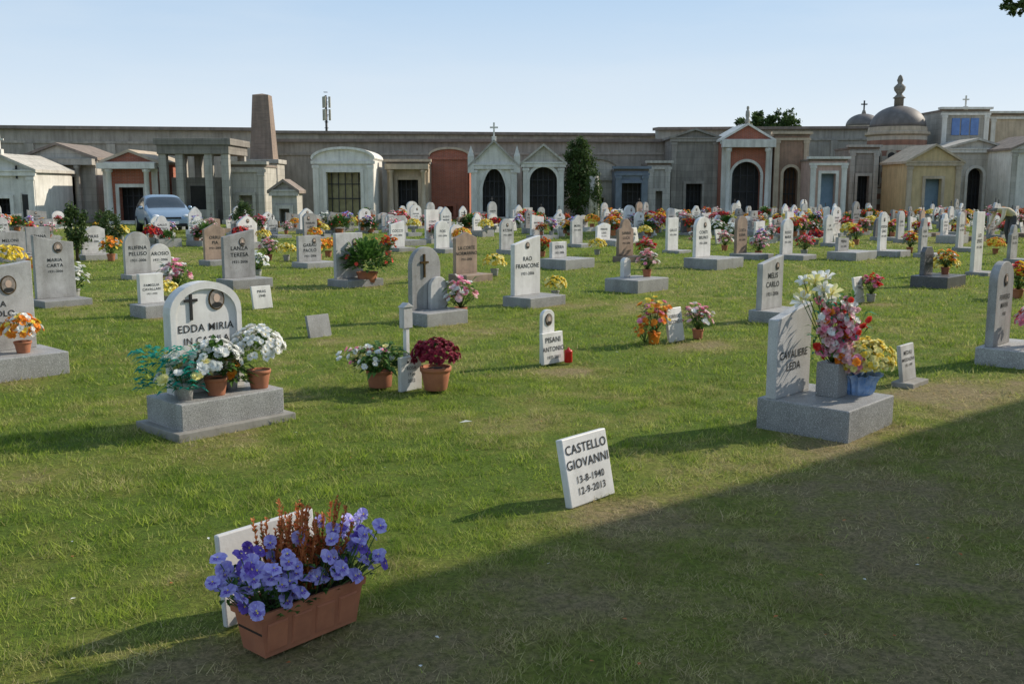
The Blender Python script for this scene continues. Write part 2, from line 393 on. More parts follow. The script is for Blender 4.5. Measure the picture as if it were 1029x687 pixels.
for i in range(46):
    xx=U(-.15,.22); t=c+Vector((xx,U(-.16,.02),U(.14,.60)-max(0,xx)*.9)); m.tube(c,t,.004,.002,5,STEM)
    cl=random.choice([[PINK,LPINK],[LPINK,WHT],[PINK,RED],[LPINK,ORNG,PINK],[LPINK,LPINK,WHT]])
    for k in range(8):
        q=.5+.55*k/9; p=c.lerp(t,q)+Vector((U(-.03,.03),U(-.04,.01),U(-.02,.02))); head(m,p,Vector((U(-.7,.7),U(-1,0),.4)),U(.022,.038),6,random.choice(cl),None,.5,1.3,2)
for i in range(190):
    p=c+Vector((U(-.15,.18),U(-.1,.06),U(.03,.50))); leaf(m,p,Vector((U(-1,1),U(-1,1),U(0,1))),U(.07,.16),.024,LEAF if i%3 else TEAL,.3)
for i in range(5): m.tube(c,c+Vector((U(-.12,.02),U(-.05,.05),U(.62,.70))),.003,.001,4,STEM)
m.obj('lilies_and_gladioli',V,recalc=False)
P=empty('potted_yellow_chrysanthemum',at(E,.27,-.33,.20),0)
m=MB(); vs=[];n=36
for j,(r,z) in enumerate([(.10,0),(.115,.03),(.12,.08),(.135,.12),(.165,.15),(.15,.148),(.11,.10)]):
    for i in range(n):
        a=2*math.pi*i/n; k=(.012 if i%2 else -.012)*(.3+j*.25); vs.append(((r+k)*math.cos(a),(r+k)*math.sin(a),z+(.012 if (i%4==0 and j in(4,5)) else 0)))
m.add(vs,[(j*n+i,j*n+(i+1)%n,(j+1)*n+(i+1)%n,(j+1)*n+i) for j in range(6) for i in range(n)],BLUEW); m.obj('foil_wrapped_pot',P)
m=MB(); domeplant(m,(.02,0,.25),.225,.16,360,.027,12,[PYEL,PYEL,PYEL,YEL],3,None,180,LEAF,up=-.3); m.obj('blossoms',P,recalc=False)
stone(G(914,385),.30,.35,'flat',PALE,.035,(.36,.10,.03,CONC),[('MEDAU',.05),('MADDALENA',.042),('1921-1999',.035)],lz=.72,lean=8)

# IDDA
E=stone((-2.265,7.30,0),.58,1.03,'arch',WHITE,.09,(.84,.35,.22,GRAN),[('EDDA MIRIA',.078),('IN CASULA',.07)],lz=.55,por=(.16,.83,.08),cross=(-.2,.80,.19),foot=1,rim=True)
def pot_flower(name,loc,rt,h,rx,rz,nh,hr,k,mats,layers=2,cen=None,nl=60,leafm=LEAF,potm=TERRA,ll=.05,zoff=None,up=-.15):
    P=empty(name,loc,U(0,6)); m=MB(); pot(m,(0,0,0),rt,rt*.72,h,potm); m.lathe([(rt*.86,h*.86),(rt*.5,h*.93),(0.005,h*.94)],(0,0,0),16,SOIL); m.obj('pot',P)
    m=MB(); domeplant(m,(0,0,h+(zoff if zoff is not None else rz*.6)),rx,rz,nh,hr,k,mats,layers,cen,nl,leafm,up=up,ll=ll); m.obj('blossoms',P,recalc=False)
    return P
pot_flower('potted_white_roses',at(E,-.06,-.21,.22),.085,.13,.20,.15,84,.038,8,[WHT],3,None,220,LEAF,ll=.08,zoff=.11)
pot_flower('potted_white_daisies',at(E,.30,-.21,.22),.09,.14,.205,.18,130,.032,12,[WHT],2,YEL,200,LEAF,zoff=.14)
m=MB(); bouquet(m,(0,0,.04),.19,.32,34,.044,8,[WHT,WHT,WHT,PYEL],3,None,30,TEAL,.09); 
for i in range(170):
    a=U(2.2,4.2); p=Vector((U(-.30,.14),U(-.14,.1),U(.08,.38))); leaf(m,p,Vector((math.cos(a),math.sin(a),U(-.3,.5))),U(.06,.10),.045,TEAL,.25)
m.lathe([(.05,-.0),(.06,.1),(.055,.12)],(0,0,0),14,GREYM)
m.obj('artificial_flower_bouquet',None,at(E,-.30,-.20,.22),recalc=False)
m=MB(); bouquet(m,(0,0,0.02),.11,.22,5,.035,6,[ORNG],1,None,90,LEAF,.12); m.lathe([(.04,0),(.05,.09),(.045,.1)],(0,0,0),12,GREYM); m.obj('flower_bouquet',None,at(E,.12,-.12,.22),recalc=False)

# plants near centre left
P=pot_flower('potted_red_chrysanthemum',G(438,391),.135,.20,.20,.15,220,.026,12,[DRED],3,None,140,LEAFD,up=-.25)
P=empty('terracotta_bowl_planting',G(382,388)); m=MB(); pot(m,(0,0,0),.12,.10,.15); m.lathe([(.1,.12),(.005,.13)],(0,0,0),14,SOIL); m.obj('pot',P)
m=MB(); bouquet(m,(0,0,.10),.26,.28,60,.03,8,[WHT,WHT,PINK,PYEL],2,YEL,280,LEAF,.13,tilt=(-.12,0)); m.obj('mixed_flowers',P,recalc=False)
E=empty('grave_marker_post',G(409,389),ANG); m=MB()
m.bx(-.02,.02,-.02,.02,0,.68,WHITE); m.bx(-.05,.05,-.03,.03,.52,.70,PALE); m.prism([(-.06,.70),(.06,.70),(0,.74)],-.04,.04,PALE); m.obj('post_and_plaque',E,bevel=.004)
m=MB(); m.bx(-.12,.12,-.06,-.02,-.02,.28,WHITE); m.obj('slab',E,bevel=.005)
m=MB(); [m.geo(text(t,.04),INK,(0,-.063,.22-i*.055)) for i,t in enumerate(('MELIS','ROSA','1930','2012'))]; m.obj('lettering',E,recalc=False)
E=stone(G(557,365),.31,.31,'flat',WHITE,.04,None,[('PISANI',.075),('ANTONIO',.065),('1935-2011',.045)],lz=.68,lean=5)
m=MB(); m.T=Matrix.Translation((-.01,.07,0)); m.prism(outline('arch',.18,.53),0,.04,WHITE); m.obj('upper_plaque',E,bevel=.004)
m=MB(); portrait(m,-.01,.07,.43,.06); m.obj('portrait_oval',E)
def lantern(loc,mat=RUSTR):
    m=MB(); m.lathe([(.035,0),(.042,.01),(.04,.10),(.042,.105),(.044,.11),(.034,.125),(.012,.135),(.01,.15)],(0,0,0),14,mat); m.obj('red_grave_candle',None,loc)
lantern(G(571,364))
stone(G(323,339),.31,.27,'flat',GREYM,.04,None,[],lean=14)
# left-edge monument
E=stone(G(-2,372),.75,1.02,'slantr',GREYM,.12,(.95,.48,.18,GRAN),[('SERRA',.08),('G. PAOLO',.08),('1926-2004',.06)],lz=.5,por=(.20,.74,.09))
pot_flower('potted_orange_flowers',at(E,.15,-.25,.18),.08,.11,.17,.16,100,.033,10,[ORNG,YEL,WHT,ORNG],2,None,70)
pot_flower('potted_yellow_flowers',G(10,280),.12,.28,.30,.22,90,.045,8,[YEL],2,None,60)
# right-edge monument
E=stone(G(1008,362),.50,1.0,'arch',GREYM,.08,(.85,.45,.17,GRAN),[('FERRERO',.07),('MARIA',.07),('1938',.05)],lz=.55,por=(0,.78,.06),bx=-.1)
pot_flower('potted_pink_flowers',at(E,.04,-.24,.17),.07,.14,.17,.16,90,.035,8,[PINK,PINK,WHT,RED],2,None,80)
MID=[
(775,322,257,.55,'slantr',PALE,(.7,.35,.16,GRAN),('MELIS','CARLO'),(.2,.8,.05)),
(530,304,237,.58,'slantr',WHITE,(.80,.42,.12,GRAN),('RAO','FRANCONE'),(.0,.84,.05)),
(429,322,248,.50,'round',GREYM,(.72,.40,.15,GRAN),(),None),
(469,281,233,.56,'peak',BROWNM,(.7,.35,.12,BROWNM),('LA CORTE','NORMANNO'),None),
(352,286,234,.60,'flat',PALE,(.8,.45,.12,GRAN),('RIVA','OLGA'),(.2,.8,.06)),
(242,288,231,.62,'slantr',GREYM,(.80,.4,.16,GRAN),('LANZA','TERESA'),(.1,.75,.07)),
(154,317,275,.34,'flat',WHITE,(.52,.30,.17,GRAN),('FAMIGLIA','CAVALLARI'),None),
(58,306,236,.58,'slant',GREYM,(.70,.4,.1,GRAN),('MARIA','CARTA'),(.1,.80,.08)),
(140,280,233,.52,'round',PALE,(.6,.3,.1,GRAN),('RUFINA','PELUSO'),None),
(162,277,245,.46,'round',WHITE,(.6,.3,.1,GRAN),('AROSIO',),None),
(312,268,237,.6,'flat',GREYM,(.8,.45,.12,GRAN),('GARAU','PAOLO'),(.2,.8,.06)),
(629,262,220,.58,'shoulder',BROWNM,(.7,.35,.12,BROWNM),('SANNA','LUCA'),None),
(706,268,218,.60,'arch',WHITE,(1.1,.7,.22,GRAN),('CONTI','BRUNO'),(.1,.8,.06)),
(745,259,217,.50,'arch',BROWNM,(.7,.7,.12,GRAN),('COSTA','ELENA'),None),
(676,254,219,.5,'flat',WHITE,(.6,.4,.08,GRAN),('GALLO',),None),
(791,260,220,.52,'arch',PALE,(.7,.6,.12,GRAN),('RUSSO','MARIA'),None),
(847,260,238,.6,'slant',GREYM,(1.2,.6,.2,GRAN),('PINNA',),None),
(887,257,213,.42,'arch',WHITE,(.85,.55,.15,GRAN),('PODDA','GINO'),(0,.8,.05)),
(932,287,248,.42,'clip',DGRAN,(.9,.5,.2,DGRAN),('SCANU',),None),
(982,275,213,.48,'flat',WHITE,(.6,.3,.05,GRAN),('LOI','EFISIO'),None),
(965,252,213,.42,'arch',PALE,(.6,.4,.1,GRAN),('CARTA',),None),
(928,258,219,.42,'shoulder',GREYM,(.7,.4,.1,GRAN),('USAI',),None),
(217,266,225,.52,'peak',BROWNM,(.7,.35,.12,GRAN),('ORRU','PIA'),None),
(95,260,227,.6,'wave',PALE,(.8,.4,.12,GRAN),('PIRAS',),None),
(40,258,228,.6,'flat',GREYM,(.8,.4,.12,GRAN),('DEIANA',),None),
(12,262,233,.7,'flat',GREYM,(.8,.4,.12,GRAN),('MELONI',),None),
(562,268,243,.5,'flat',PALE,(1.0,.6,.2,GRAN),('SERRA',),None),
(630,290,259,.2,'arch',WHITE,(.90,.55,.2,GRAN),(),None),
(400,252,222,.5,'slantr',WHITE,(.6,.4,.1,GRAN),('COCCO',),None),
(445,253,222,.5,'arch',WHITE,(.6,.4,.1,GRAN),('FOIS',),None),
(510,254,220,.5,'arch',PALE,(.6,.4,.1,GRAN),('ATZENI',),(0,.8,.05)),
(580,248,216,.5,'wave',PALE,(.6,.4,.1,GRAN),('MURA',),None),
(833,247,216,.5,'arch',WHITE,(.6,.4,.1,GRAN),('LAI',),None),
(905,243,212,.5,'arch',PALE,(.6,.4,.1,GRAN),('SABA',),None),
(1018,264,226,.5,'shoulder',GREYM,(.6,.4,.1,GRAN),('SECCI',),None),
]
SE={}
for px,py,top,w,kind,mat,base,tx,por in MID:
    p=G(px,py); h=HZ(top,p.y)
    sz=min(.1,w/(max([len(t) for t in tx]+[3])*.78))
    if px==58: sz=.07
    lines=[(t,sz) for t in tx]+([('1931-2006',sz*.7)] if tx and w>.3 else [])
    SE[px]=stone(p,w,h,kind,mat,.08,base,lines,lz=.58,por=por)
for px,py,top,w,t in [(265,310,287,.32,('PIRAS','1940')),(865,304,278,.3,('FARCI','1950')),(681,343,309,.30,('IORISCO','SECONDO'))]:
    p=G(px,py); stone(p,w,HZ(top,p.y),'flat',WHITE,.035,None,[(x,.055) for x in t],lz=.7,lean=10)
m=MB(); m.T=Matrix.Translation((.16,-.07,.15)); m.prism(outline('round',.30,.42),0,.06,PALE); m.obj('small_front_arch',SE[429],bevel=.006)
m=MB(); m.T=Matrix.Translation((-.04,0,.15)); m.bx(-.012,.012,-.02,-.002,.42,.72,BRONZE); m.bx(-.07,-.013,-.019,-.002,.6,.625,BRONZE); m.bx(.013,.07,-.019,-.002,.6,.625,BRONZE); m.obj('bronze_cross',SE[429])

# ---------- shared bouquet variants
PALS=[[YEL,YEL,PYEL],[PINK,LPINK,WHT],[RED,PINK],[ORNG,YEL],[WHT,WHT],[PINK,RED,YEL],[DRED,RED],[WHT,YEL,ORNG],[PURP,WHT,PINK],[RED,RED,ORNG]]
BQ=[]
for i,pal in enumerate(PALS):
    m=MB(); pot(m,(0,0,0),.085,.065,.14,TERRA if i%2 else GREYM,10)
    if i in (0,3,6): domeplant(m,(0,0,.25),.23,.17,100,.04,7,pal,2,None,70,LEAF,ll=.08)
    else: bouquet(m,(0,0,.12),.21,.40,50,.046,7,pal,2,None,90,LEAF,.12)
    BQ.append(m.mesh('bouquet_mesh_%d'%i,False))
m=MB(); domeplant(m,(0,0,.22),.3,.28,14,.03,6,[RED],1,None,620,LEAF,ll=.1); pot(m,(0,0,0),.12,.1,.12,TERRA,10); BUSH=m.mesh('green_bush_mesh',False)
def put(me,loc,s=1,name='flower_bouquet'):
    o=bpy.data.objects.new(name,me); sc.collection.objects.link(o); o.location=loc; o.rotation_euler=(0,0,U(0,6)); o.scale=(s,s,s); return o
for px,py,k,s in [(75,300,4,1.1),(178,299,1,1.2),(168,305,0,.8),(259,278,4,1),(463,320,1,1.1),(497,277,0,1.0),(558,299,0,.8),(648,262,2,1.1),(701,340,1,.8),(762,258,1,1.1),(808,257,2,1.1),(875,303,2,.85),(288,262,0,1.0),(320,262,7,1.1),(600,256,0,1.0),(948,282,0,1.1),(330,258,3,1.1),(1000,255,3,1.0),(765,250,8,1.1),(914,254,5,1.1),(40,283,3,1.1),(820,246,6,1.1),(728,252,1,1.1),(460,246,3,1.1),(270,262,1,1.1),(700,250,1,1.1),(545,258,9,1),(390,258,9,1.1),(112,262,7,1.2),(860,246,5,1.2),(1022,300,5,1.1),(850,256,0,.9)]:
    put(BQ[k],G(px,py),s)
put(BQ[1],at(SE[630],.3,-.2,.2),.95); put(BQ[7],at(SE[932],.25,-.2,.2),.9); put(BUSH,at(SE[352],.15,-.30,.05),1.6,'potted_green_shrub')
P=empty('orange_flower_arrangement',G(657,345)); m=MB(); pot(m,(0,0,0),.075,.055,.13,ORNG,14); m.obj('orange_pot',P)
m=MB(); bouquet(m,(0,0,.1),.19,.42,48,.04,8,[ORNG,YEL,ORNG,PINK],2,None,70,LEAF,.10); m.obj('flowers',P,recalc=False)
m=MB(); bouquet(m,(0,0,.02),.14,.24,24,.03,8,[ORNG],2,None,20,LEAF,.06); m.obj('flower_bouquet',None,G(648,346),recalc=False)

# ---------- field of further graves
GV=[]
for i in range(26):
    mat=STONES[i%12]; kind=['arch','slantr','round','wave','shoulder','arch','peak','flat','slant','clip','arch','gothic','flat'][i%13]
    w=U(.44,.78); h=U(.62,1.24); bh=U(.08,.24); m=MB()
    m.bx(-w/2-.12,w/2+.12,-U(.35,.8),.14,-.05,bh,GRAN if i%3 else mat)
    m.T=Matrix.Translation((U(-.06,.06),0,bh)); m.prism(outline(kind,w,h-bh),0,.08,mat)
    m.geo(text(TXT[i%7][0],.09),INK,(0,-.004,(h-bh)*.55)); m.geo(text(TXT[i%7][1],.09),INK,(0,-.004,(h-bh)*.55-.11)); m.geo(text('1931-2006',.055),INK,(0,-.004,(h-bh)*.55-.2))
    if i%2: portrait(m,U(-.1,.1),0,(h-bh)*.80,.06)
    if i%4==2: m.bx(-.015,.015,.03,.055,h-bh-.01,h-bh+.2,IRON); m.bx(-.06,.06,.031,.054,h-bh+.11,h-bh+.14,IRON)
    if i%6==5: m.T=None; m.lathe([(.05,bh),(.07,bh+.05),(.035,bh+.12),(.06,bh+.3),(.05,bh+.31)],(w/2+.02,-.22,0),10,BRONZE)
    GV.append(m.mesh('gravestone_mesh_%d'%i))
for i in range(5):
    m=MB(); m.T=Matrix.Rotation(-.2,4,'X'); m.prism(outline('flat',.36,.40+.04*i),0,.04,[WHITE,PALE][i%2]); m.geo(text('ROSSI',.07),INK,(0,-.004,.28)); GV.append(m.mesh('gravestone_mesh_low%d'%i))
ex=list(OCC)
CARP=G(165,233)
SUN_EL=30; SA=Vector((.894,.447))
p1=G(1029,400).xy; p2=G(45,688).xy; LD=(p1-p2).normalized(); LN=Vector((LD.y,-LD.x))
BH=6.0; off=SA*(BH/math.tan(math.radians(SUN_EL)))
BA=p2-LD*.6+off
cnt=0
for ia in range(-60,90):
    for ib in range(-60,60):
        p=WV*(ia*1.45)+NV*(ib*2.35)
        p=p+Vector((U(-.3,.3),U(-.3,.3),0))
        if p.y<6 or p.y>58: continue
        ar=abs(p.x)/p.y
        if ar>.72: continue
        if p.y<29 and ar<.54: continue
        lim=44 if p.x<-8 else (52 if p.x<10 else 60)
        if p.y>lim: continue
        q=p.xy-BA
        if q.dot(LN)>-2.5 and p.x>3: continue
        if random.random()<(.26 if p.y>34 else .5): continue
        if (p-CARP).length<2.6: continue
        if any((p.x-a)**2+(p.y-b)**2<1.6 for a,b in ex): continue
        if 12<p.x<17 and 27<p.y<31.5: continue
        o=bpy.data.objects.new('gravestone',random.choice(GV)); sc.collection.objects.link(o)
        o.location=p; o.rotation_euler=(U(-.025,.025),U(-.025,.025),ANG+U(-.08,.08)); s=U(.85,1.08); o.scale=(s,s,s)
        for k in range(random.choice((0,1,1,1,2,2))):
            put(random.choice(BQ),p+NV*U(.2,.5)+WV*(U(-.45,.45))+Vector((0,0,.12)),U(.75,1.35))
        if random.random()<.15: put(BUSH,p+NV*.35+Vector((0,0,.05)),U(.7,1.5),'potted_green_shrub')
        cnt+=1
print('field graves',cnt)

# =====================================================  BUILDINGS
PLW=surf('white_plaster',(.80,.77,.70),(.65,.62,.55),1.5,.85,.2,30,streak=.26,rnd=.10)
PLG=surf('grey_limestone',(.56,.52,.45),(.42,.39,.335),1.5,.85,.3,30,streak=.38,brick=(.8,.35,.012,(.30,.28,.24)),rnd=.18)
PLD=surf('weathered_dark_stone',(.36,.325,.275),(.24,.215,.185),1.5,.9,.3,30,streak=.42,brick=(.9,.4,.012,(.18,.16,.135)),rnd=.18)
PLT=surf('tan_stone',(.58,.47,.34),(.45,.36,.26),1.5,.85,.3,30,streak=.34)
PLO=surf('ochre_plaster',(.64,.49,.27),(.54,.41,.22),1.5,.85,.2,30,streak=.28)
PLP=surf('pink_stone',(.62,.42,.34),(.49,.33,.27),1.5,.85,.2,30,streak=.3)
BRK=surf('red_brick',(.48,.14,.075),(.35,.095,.05),2,.9,.3,30,streak=.28,brick=(.25,.07,.01,(.35,.3,.26)))
BRKS=surf('banded_brick',(.40,.20,.13),(.30,.145,.095),2,.9,.3,30,streak=.3,stripes=(9,(.58,.49,.38)))
WALLM=surf('perimeter_wall_render',(.52,.455,.375),(.37,.325,.27),.7,.95,.3,12,streak=.42)
ROOFT=surf('roof_tile',(.31,.245,.20),(.21,.17,.14),2,.85,.3,20,streak=.35)
DOME=surf('lead_dome',(.20,.175,.16),(.14,.125,.115),2,.6,.2,20,streak=.3)
GLASSB=surf('blue_glass_door',(.10,.22,.50),(.06,.14,.36),3,.2,0,spec=.6)
GLASSY=surf('amber_glass_door',(.42,.37,.17),(.27,.23,.11),3,.3,0,spec=.5)
WOODD=surf('wood_door',(.16,.08,.04),(.10,.055,.03),4,.6,.2,30)
LBLUE=surf('pale_blue_door',(.34,.47,.58),(.27,.39,.5),3,.5,.1)
def hole(op,w,h,z0=.15):
    a=w/2
    if op=='rect': return [(-a,z0),(a,z0),(a,h),(-a,h)]
    if op=='arch': return [(-a,z0),(a,z0)]+[(a*math.cos(t),h-a+a*math.sin(t)) for t in np.linspace(0,math.pi,17)]
    if op=='gothic':
        hs=h-a*1.6; return [(-a,z0),(a,z0)]+[(a*math.cos(t)**1.0*(1-.12*math.sin(2*t)),hs+a*1.6*math.sin(t)) for t in np.linspace(0,math.pi/2,9)][:-1]+[(0,h)]+[(-a*math.cos(t)*(1-.12*math.sin(2*t)),hs+a*1.6*math.sin(t)) for t in np.linspace(math.pi/2,0,9)][1:]
def cross_on(m,x,y,z,s,mat):
    m.bx(x-s*.06,x+s*.06,y-s*.05,y+s*.05,z-.05,z+s,mat); m.bx(x-s*.3,x-s*.06,y-s*.045,y+s*.045,z+s*.58,z+s*.70,mat); m.bx(x+s*.06,x+s*.3,y-s*.045,y+s*.045,z+s*.58,z+s*.70,mat)
def chapel(px0,px1,Y,eave,apex=None,roof='gable',op='rect',ow=.4,oh=.7,mw=PLG,mt=None,md=DARK,mr=ROOFT,cols=0,cross=0,depth=3.5,pil=1,name='mausoleum_chapel',bars=4,sides=0):
    mt=mt or mw
    xa,xb=XA(px0,Y),XA(px1,Y); W=(xb-xa)*.94; He=HZ(eave,Y); A=HZ(apex,Y) if apex else He; a=W/2
    E=empty(name,((xa+xb)/2,Y,0))
    if roof in('gable','pediment'): out=[(-a,0),(a,0),(a,He),(0,A),(-a,He)]
    elif roof=='round':
        out=[(-a,0),(a,0)]+[(a*math.cos(t),He+(A-He)*math.sin(t)) for t in np.linspace(0,math.pi,17)]
    else: out=[(-a,0),(a,0),(a,He),(-a,He)]
    hw=W*ow; hh=He*oh; hl=hole(op,hw,hh)
    m=MB(); m.geo(fill([out,hl],.35),mw,(0,.175,0))
    m.bx(-a,-a+.25,.352,depth,0,He,mw); m.bx(a-.25,a,.352,depth,0,He,mw); m.bx(-a+.25,a-.25,depth-.25,depth,0,He,mw)
    m.obj('walls',E)
    m=MB()
    if roof in('gable','pediment'):
        k=.14; o=.16
        sl=(A-He)/a
        m.prism([(-a-o,He-o*sl+.002),(0,A+.004),(0,A+k),(-a-o,He-o*sl+k)],-.2,depth+.1,mr)
        m.prism([(a+o,He-o*sl+.002),(a+o,He-o*sl+k),(0.001,A+k),(0.001,A+.004)],-.2,depth+.1,mr)
        m.obj('roof',E)
        t=MB(); t.bx(-a-.1,a+.1,-.14,-.003,He-.22,He-.02,mt); t.bx(-a-.14,a+.14,-.18,-.002,He-.019,He+.06,mt) 
    elif roof=='round':
        R=[(c*1.0,s) for c,s in out[2:]]
        outer=[(x*1.05,He+(z-He)*1.05+.1) for x,z in R]; m.prism(R+outer[::-1],-.15,depth,mr); m.obj('roof',E)
        t=MB(); t.bx(-a-.08,a+.08,-.12,-.003,He-.2,He-.04,mt)
    else:
        m.bx(-a-.05,a+.05,.05,depth+.05,He+.003,He+.12,mr); m.obj('roof',E)
        t=MB(); t.bx(-a-.16,a+.16,-.2,.3,He+.125,He+.27,mt); t.bx(-a-.08,a+.08,-.1,-.003,He-.25,He-.1,mt)
    if pil:
        for s in (-1,1):
            t.bx(s*(a-.17)-.15,s*(a-.17)+.15,-.10,-.003,.25,He-.26,mt); t.bx(s*(a-.17)-.2,s*(a-.17)+.2,-.15,-.003,0,.25,mt); t.bx(s*(a-.17)-.19,s*(a-.17)+.19,-.13,-.004,He-.42,He-.27,mt)
    sur=hole(op,hw+.34,hh+.17,.02); t.geo(fill([sur,hole(op,hw+.01,hh+.005,.15)],.09),mt,(0,-.048,0))
    for i in range(cols):
        x=-a*.78+2*a*.78*i/(cols-1) if cols>2 else (-1+2*i)*(hw/2+.32)
        t.lathe([(.2,0),(.2,.12),(.15,.16),(.13,He*.5),(.12,He*.84),(.19,He*.86),(.19,He*.90)],(x,-.42,.0),14,mt)
    if cols: t.bx(-a-.05,a+.05,-.66,-.21,He*.905,He*1.0,mt); t.bx(-a-.1,a+.1,-.8,-.21,-.02,.10,mt)
    else: t.bx(-hw/2-.3,hw/2+.3,-.5,-.18,-.02,.12,mt)
    t.obj('trim',E)
    m=MB(); m.bx(-a+.26,a-.26,.75,.80,.02,He-.1,md)
    for i in range(bars):
        x=-hw/2+hw*(i+.5)/bars; m.bx(x-.025,x+.025,.56,.60,.1,hh,IRON)
    if bars: m.bx(-hw/2,hw/2,.53,.555,hh*.45,hh*.45+.06,IRON); m.bx(-hw/2,hw/2,.53,.555,hh*.75,hh*.75+.05,IRON)
    m.obj('door',E)
    if cross: m=MB(); m.box(0,.1,A+.2,.25,.25,.25,mt); cross_on(m,0,.1,A+.32,cross,mt); m.obj('cross',E)
    return E
def wall(px0,Y0,px1,Y1,top0,top1,mat=WALLM,cap=ROOFT,step=4.5,name='cemetery_perimeter_wall'):
    a=Vector((XA(px0,Y0),Y0,0)); b=Vector((XA(px1,Y1),Y1,0)); h=HZ(top0,Y0); d=b-a; L=d.length; rot=math.atan2(d.y,d.x)
    E=empty(name,a,rot); h1=HZ(top1,Y1)
    m=MB(); m.prism([(0,0),(L,0),(L,h1),(0,h)],0,.5,mat); m.obj('wall_body',E)
    m=MB(); m.prism([(-.1,h+.004),(L+.1,h1+.004),(L+.1,h1+.2),(-.1,h+.2)],-.25,.75,cap); m.prism([(0,h-.8),(L,h1-.8),(L,h1-.66),(0,h-.66)],-.08,-.003,mat); m.obj('coping',E)
    m=MB(); n=int(L/step)
    for i in range(n+1):
        x=L*i/n; hz=h+(h1-h)*i/n; m.bx(x-.25,x+.25,-.16,-.004,0,hz-.82,mat)
    m.obj('pilasters',E)
wall(-400,56,272,61,126,132); wall(276,63,668,66,143,143,surf('wall_render_dark',(.44,.385,.315),(.31,.27,.225),.7,.95,.3,12,streak=.42)); wall(660,70,1500,92,131,126,surf('wall_render_grey',(.48,.45,.385),(.35,.33,.285),.7,.95,.3,12,streak=.42))
wall(-350,68,660,72,130,137,WALLM)
E=chapel(-34,38,47,172,157,'gable','rect',.24,.50,PLW,PLW,DARK,PLG,cross=.7,depth=4,name='white_mausoleum_chapel')
m=MB(); z=HZ(172,47); m.bx(.72,.80,-.05,-.003,z-.35,z+.25,INK); m.bx(.60,.719,-.045,-.003,z,z+.08,INK); m.bx(.801,.92,-.045,-.003,z,z+.08,INK); m.bx(.95,1.45,-.04,-.003,.1,1.45,DARK); m.bx(.88,.949,-.06,-.003,.0,1.52,PLG); m.bx(1.451,1.52,-.06,-.003,.0,1.52,PLG); m.obj('side_door_and_cross',E)
chapel(20,101,52,160,146,'pediment','rect',.42,.72,PLG,PLG,DARK,ROOFT,cols=2,depth=4,name='grey_mausoleum_chapel')
chapel(103,162,50,164,153,'pediment','rect',.44,.60,BRK,PLW,DARK,PLT,cols=2,depth=4,name='brick_mausoleum_chapel')
def portico(px0,px1,Y,top,name='stone_portico_mausoleum'):
    xa,xb=XA(px0,Y),XA(px1,Y); W=xb-xa; Hh=HZ(top,Y); E=empty(name,((xa+xb)/2,Y,0)); a=W/2
    m=MB(); m.bx(-a,a,-.1,3.6,Hh-.32,Hh,PLD); m.bx(-a+.12,a-.12,.0,3.5,Hh-.75,-.002+Hh-.32,PLD); m.obj('roof_slab',E,bevel=.02)
    m=MB()
    for x in (-a+.35,-a*.38,a*.38,a-.35):
        for y in (.25,3.2): m.bx(x-.18,x+.18,y-.18,y+.18,.2,Hh-.752,PLG); m.bx(x-.24,x+.24,y-.24,y+.24,0,.2,PLG)
    m.obj('pillars',E)
    m=MB(); m.bx(-a*.8,a*.8,1.2,3.0,0,Hh*.55,PLD); m.bx(-a*.3,a*.3,1.15,1.197,.1,Hh*.45,DARK); m.bx(-a*.85,-a*.45,.6,1.1,0,1.1,PLW); m.box(0,.8,.35,1.6,.6,.7,PLG); m.obj('tomb_chamber',E)
portico(157,234,49,139)
chapel(226,268,50,168,156,'flat','rect',.34,.5,PLG,PLG,PLG,ROOFT,depth=2.5,bars=0)
Y=57; E=empty('brick_obelisk',(XA(267,Y),Y,0)); h=HZ(96,Y); hb=HZ(165,Y)
m=MB(); ws=(XA(281,Y)-XA(255,Y))
m.box(0,0,hb/2,ws*1.25,ws*1.25,hb,PLG); m.box(0,0,hb+.12,ws*1.4,ws*1.4,.24,PLG); m.obj('pedestal',E,bevel=.03)
OBM=surf('obelisk_brick',(.32,.235,.18),(.22,.16,.125),1.5,.9,.3,20,streak=.4,brick=(.28,.09,.01,(.28,.23,.18)))
m=MB(); m.box(0,0,(hb+.24+h)/2,ws*.88,ws*.88,h-hb-.24,OBM,tap=.68); k=ws*.299; m.add([(-k,-k,h),(k,-k,h),(k,k,h),(-k,k,h),(0,0,h+.10)],[(0,1,4),(1,2,4),(2,3,4),(3,0,4)],OBM); m.obj('shaft',E)
chapel(272,299,46,192,183,'gable','rect',.4,.5,PLG,PLG,PLD,ROOFT,depth=1.2,bars=0,pil=0,name='small_family_tomb')
chapel(313,378,54,161,150,'round','rect',.56,.80,PLW,PLW,GLASSY,PLW,depth=3.5,name='white_mausoleum_chapel',bars=5)
chapel(388,432,56,165,None,'flat','rect',.5,.72,PLT,PLT,DARK,PLD,cols=2,depth=3.5,name='brown_mausoleum_chapel')
chapel(431,472,58,157,150,'round','rect',.2,.2,BRK,BRK,BRK,PLT,depth=4,bars=0,pil=0,name='brick_mausoleum_chapel')
E=chapel(472,521,56,166,143,'gable','gothic',.5,.93,PLW,PLW,DARK,PLG,cross=.75,depth=3.5,name='gothic_mausoleum_chapel',bars=5)
m=MB(); W=(XA(521,56)-XA(472,56))*.94/2
for s in(-1,1): m.box(s*W,.0,HZ(160,56)-.3,.35,.35,.9,PLW); m.add([(s*W-.18,-.18,HZ(160,56)+.15),(s*W+.18,-.18,HZ(160,56)+.15),(s*W+.18,.18,HZ(160,56)+.15),(s*W-.18,.18,HZ(160,56)+.15),(s*W,0,HZ(160,56)+.75)],[(0,1,4),(1,2,4),(2,3,4),(3,0,4)],PLW)
m.obj('pinnacles',E)
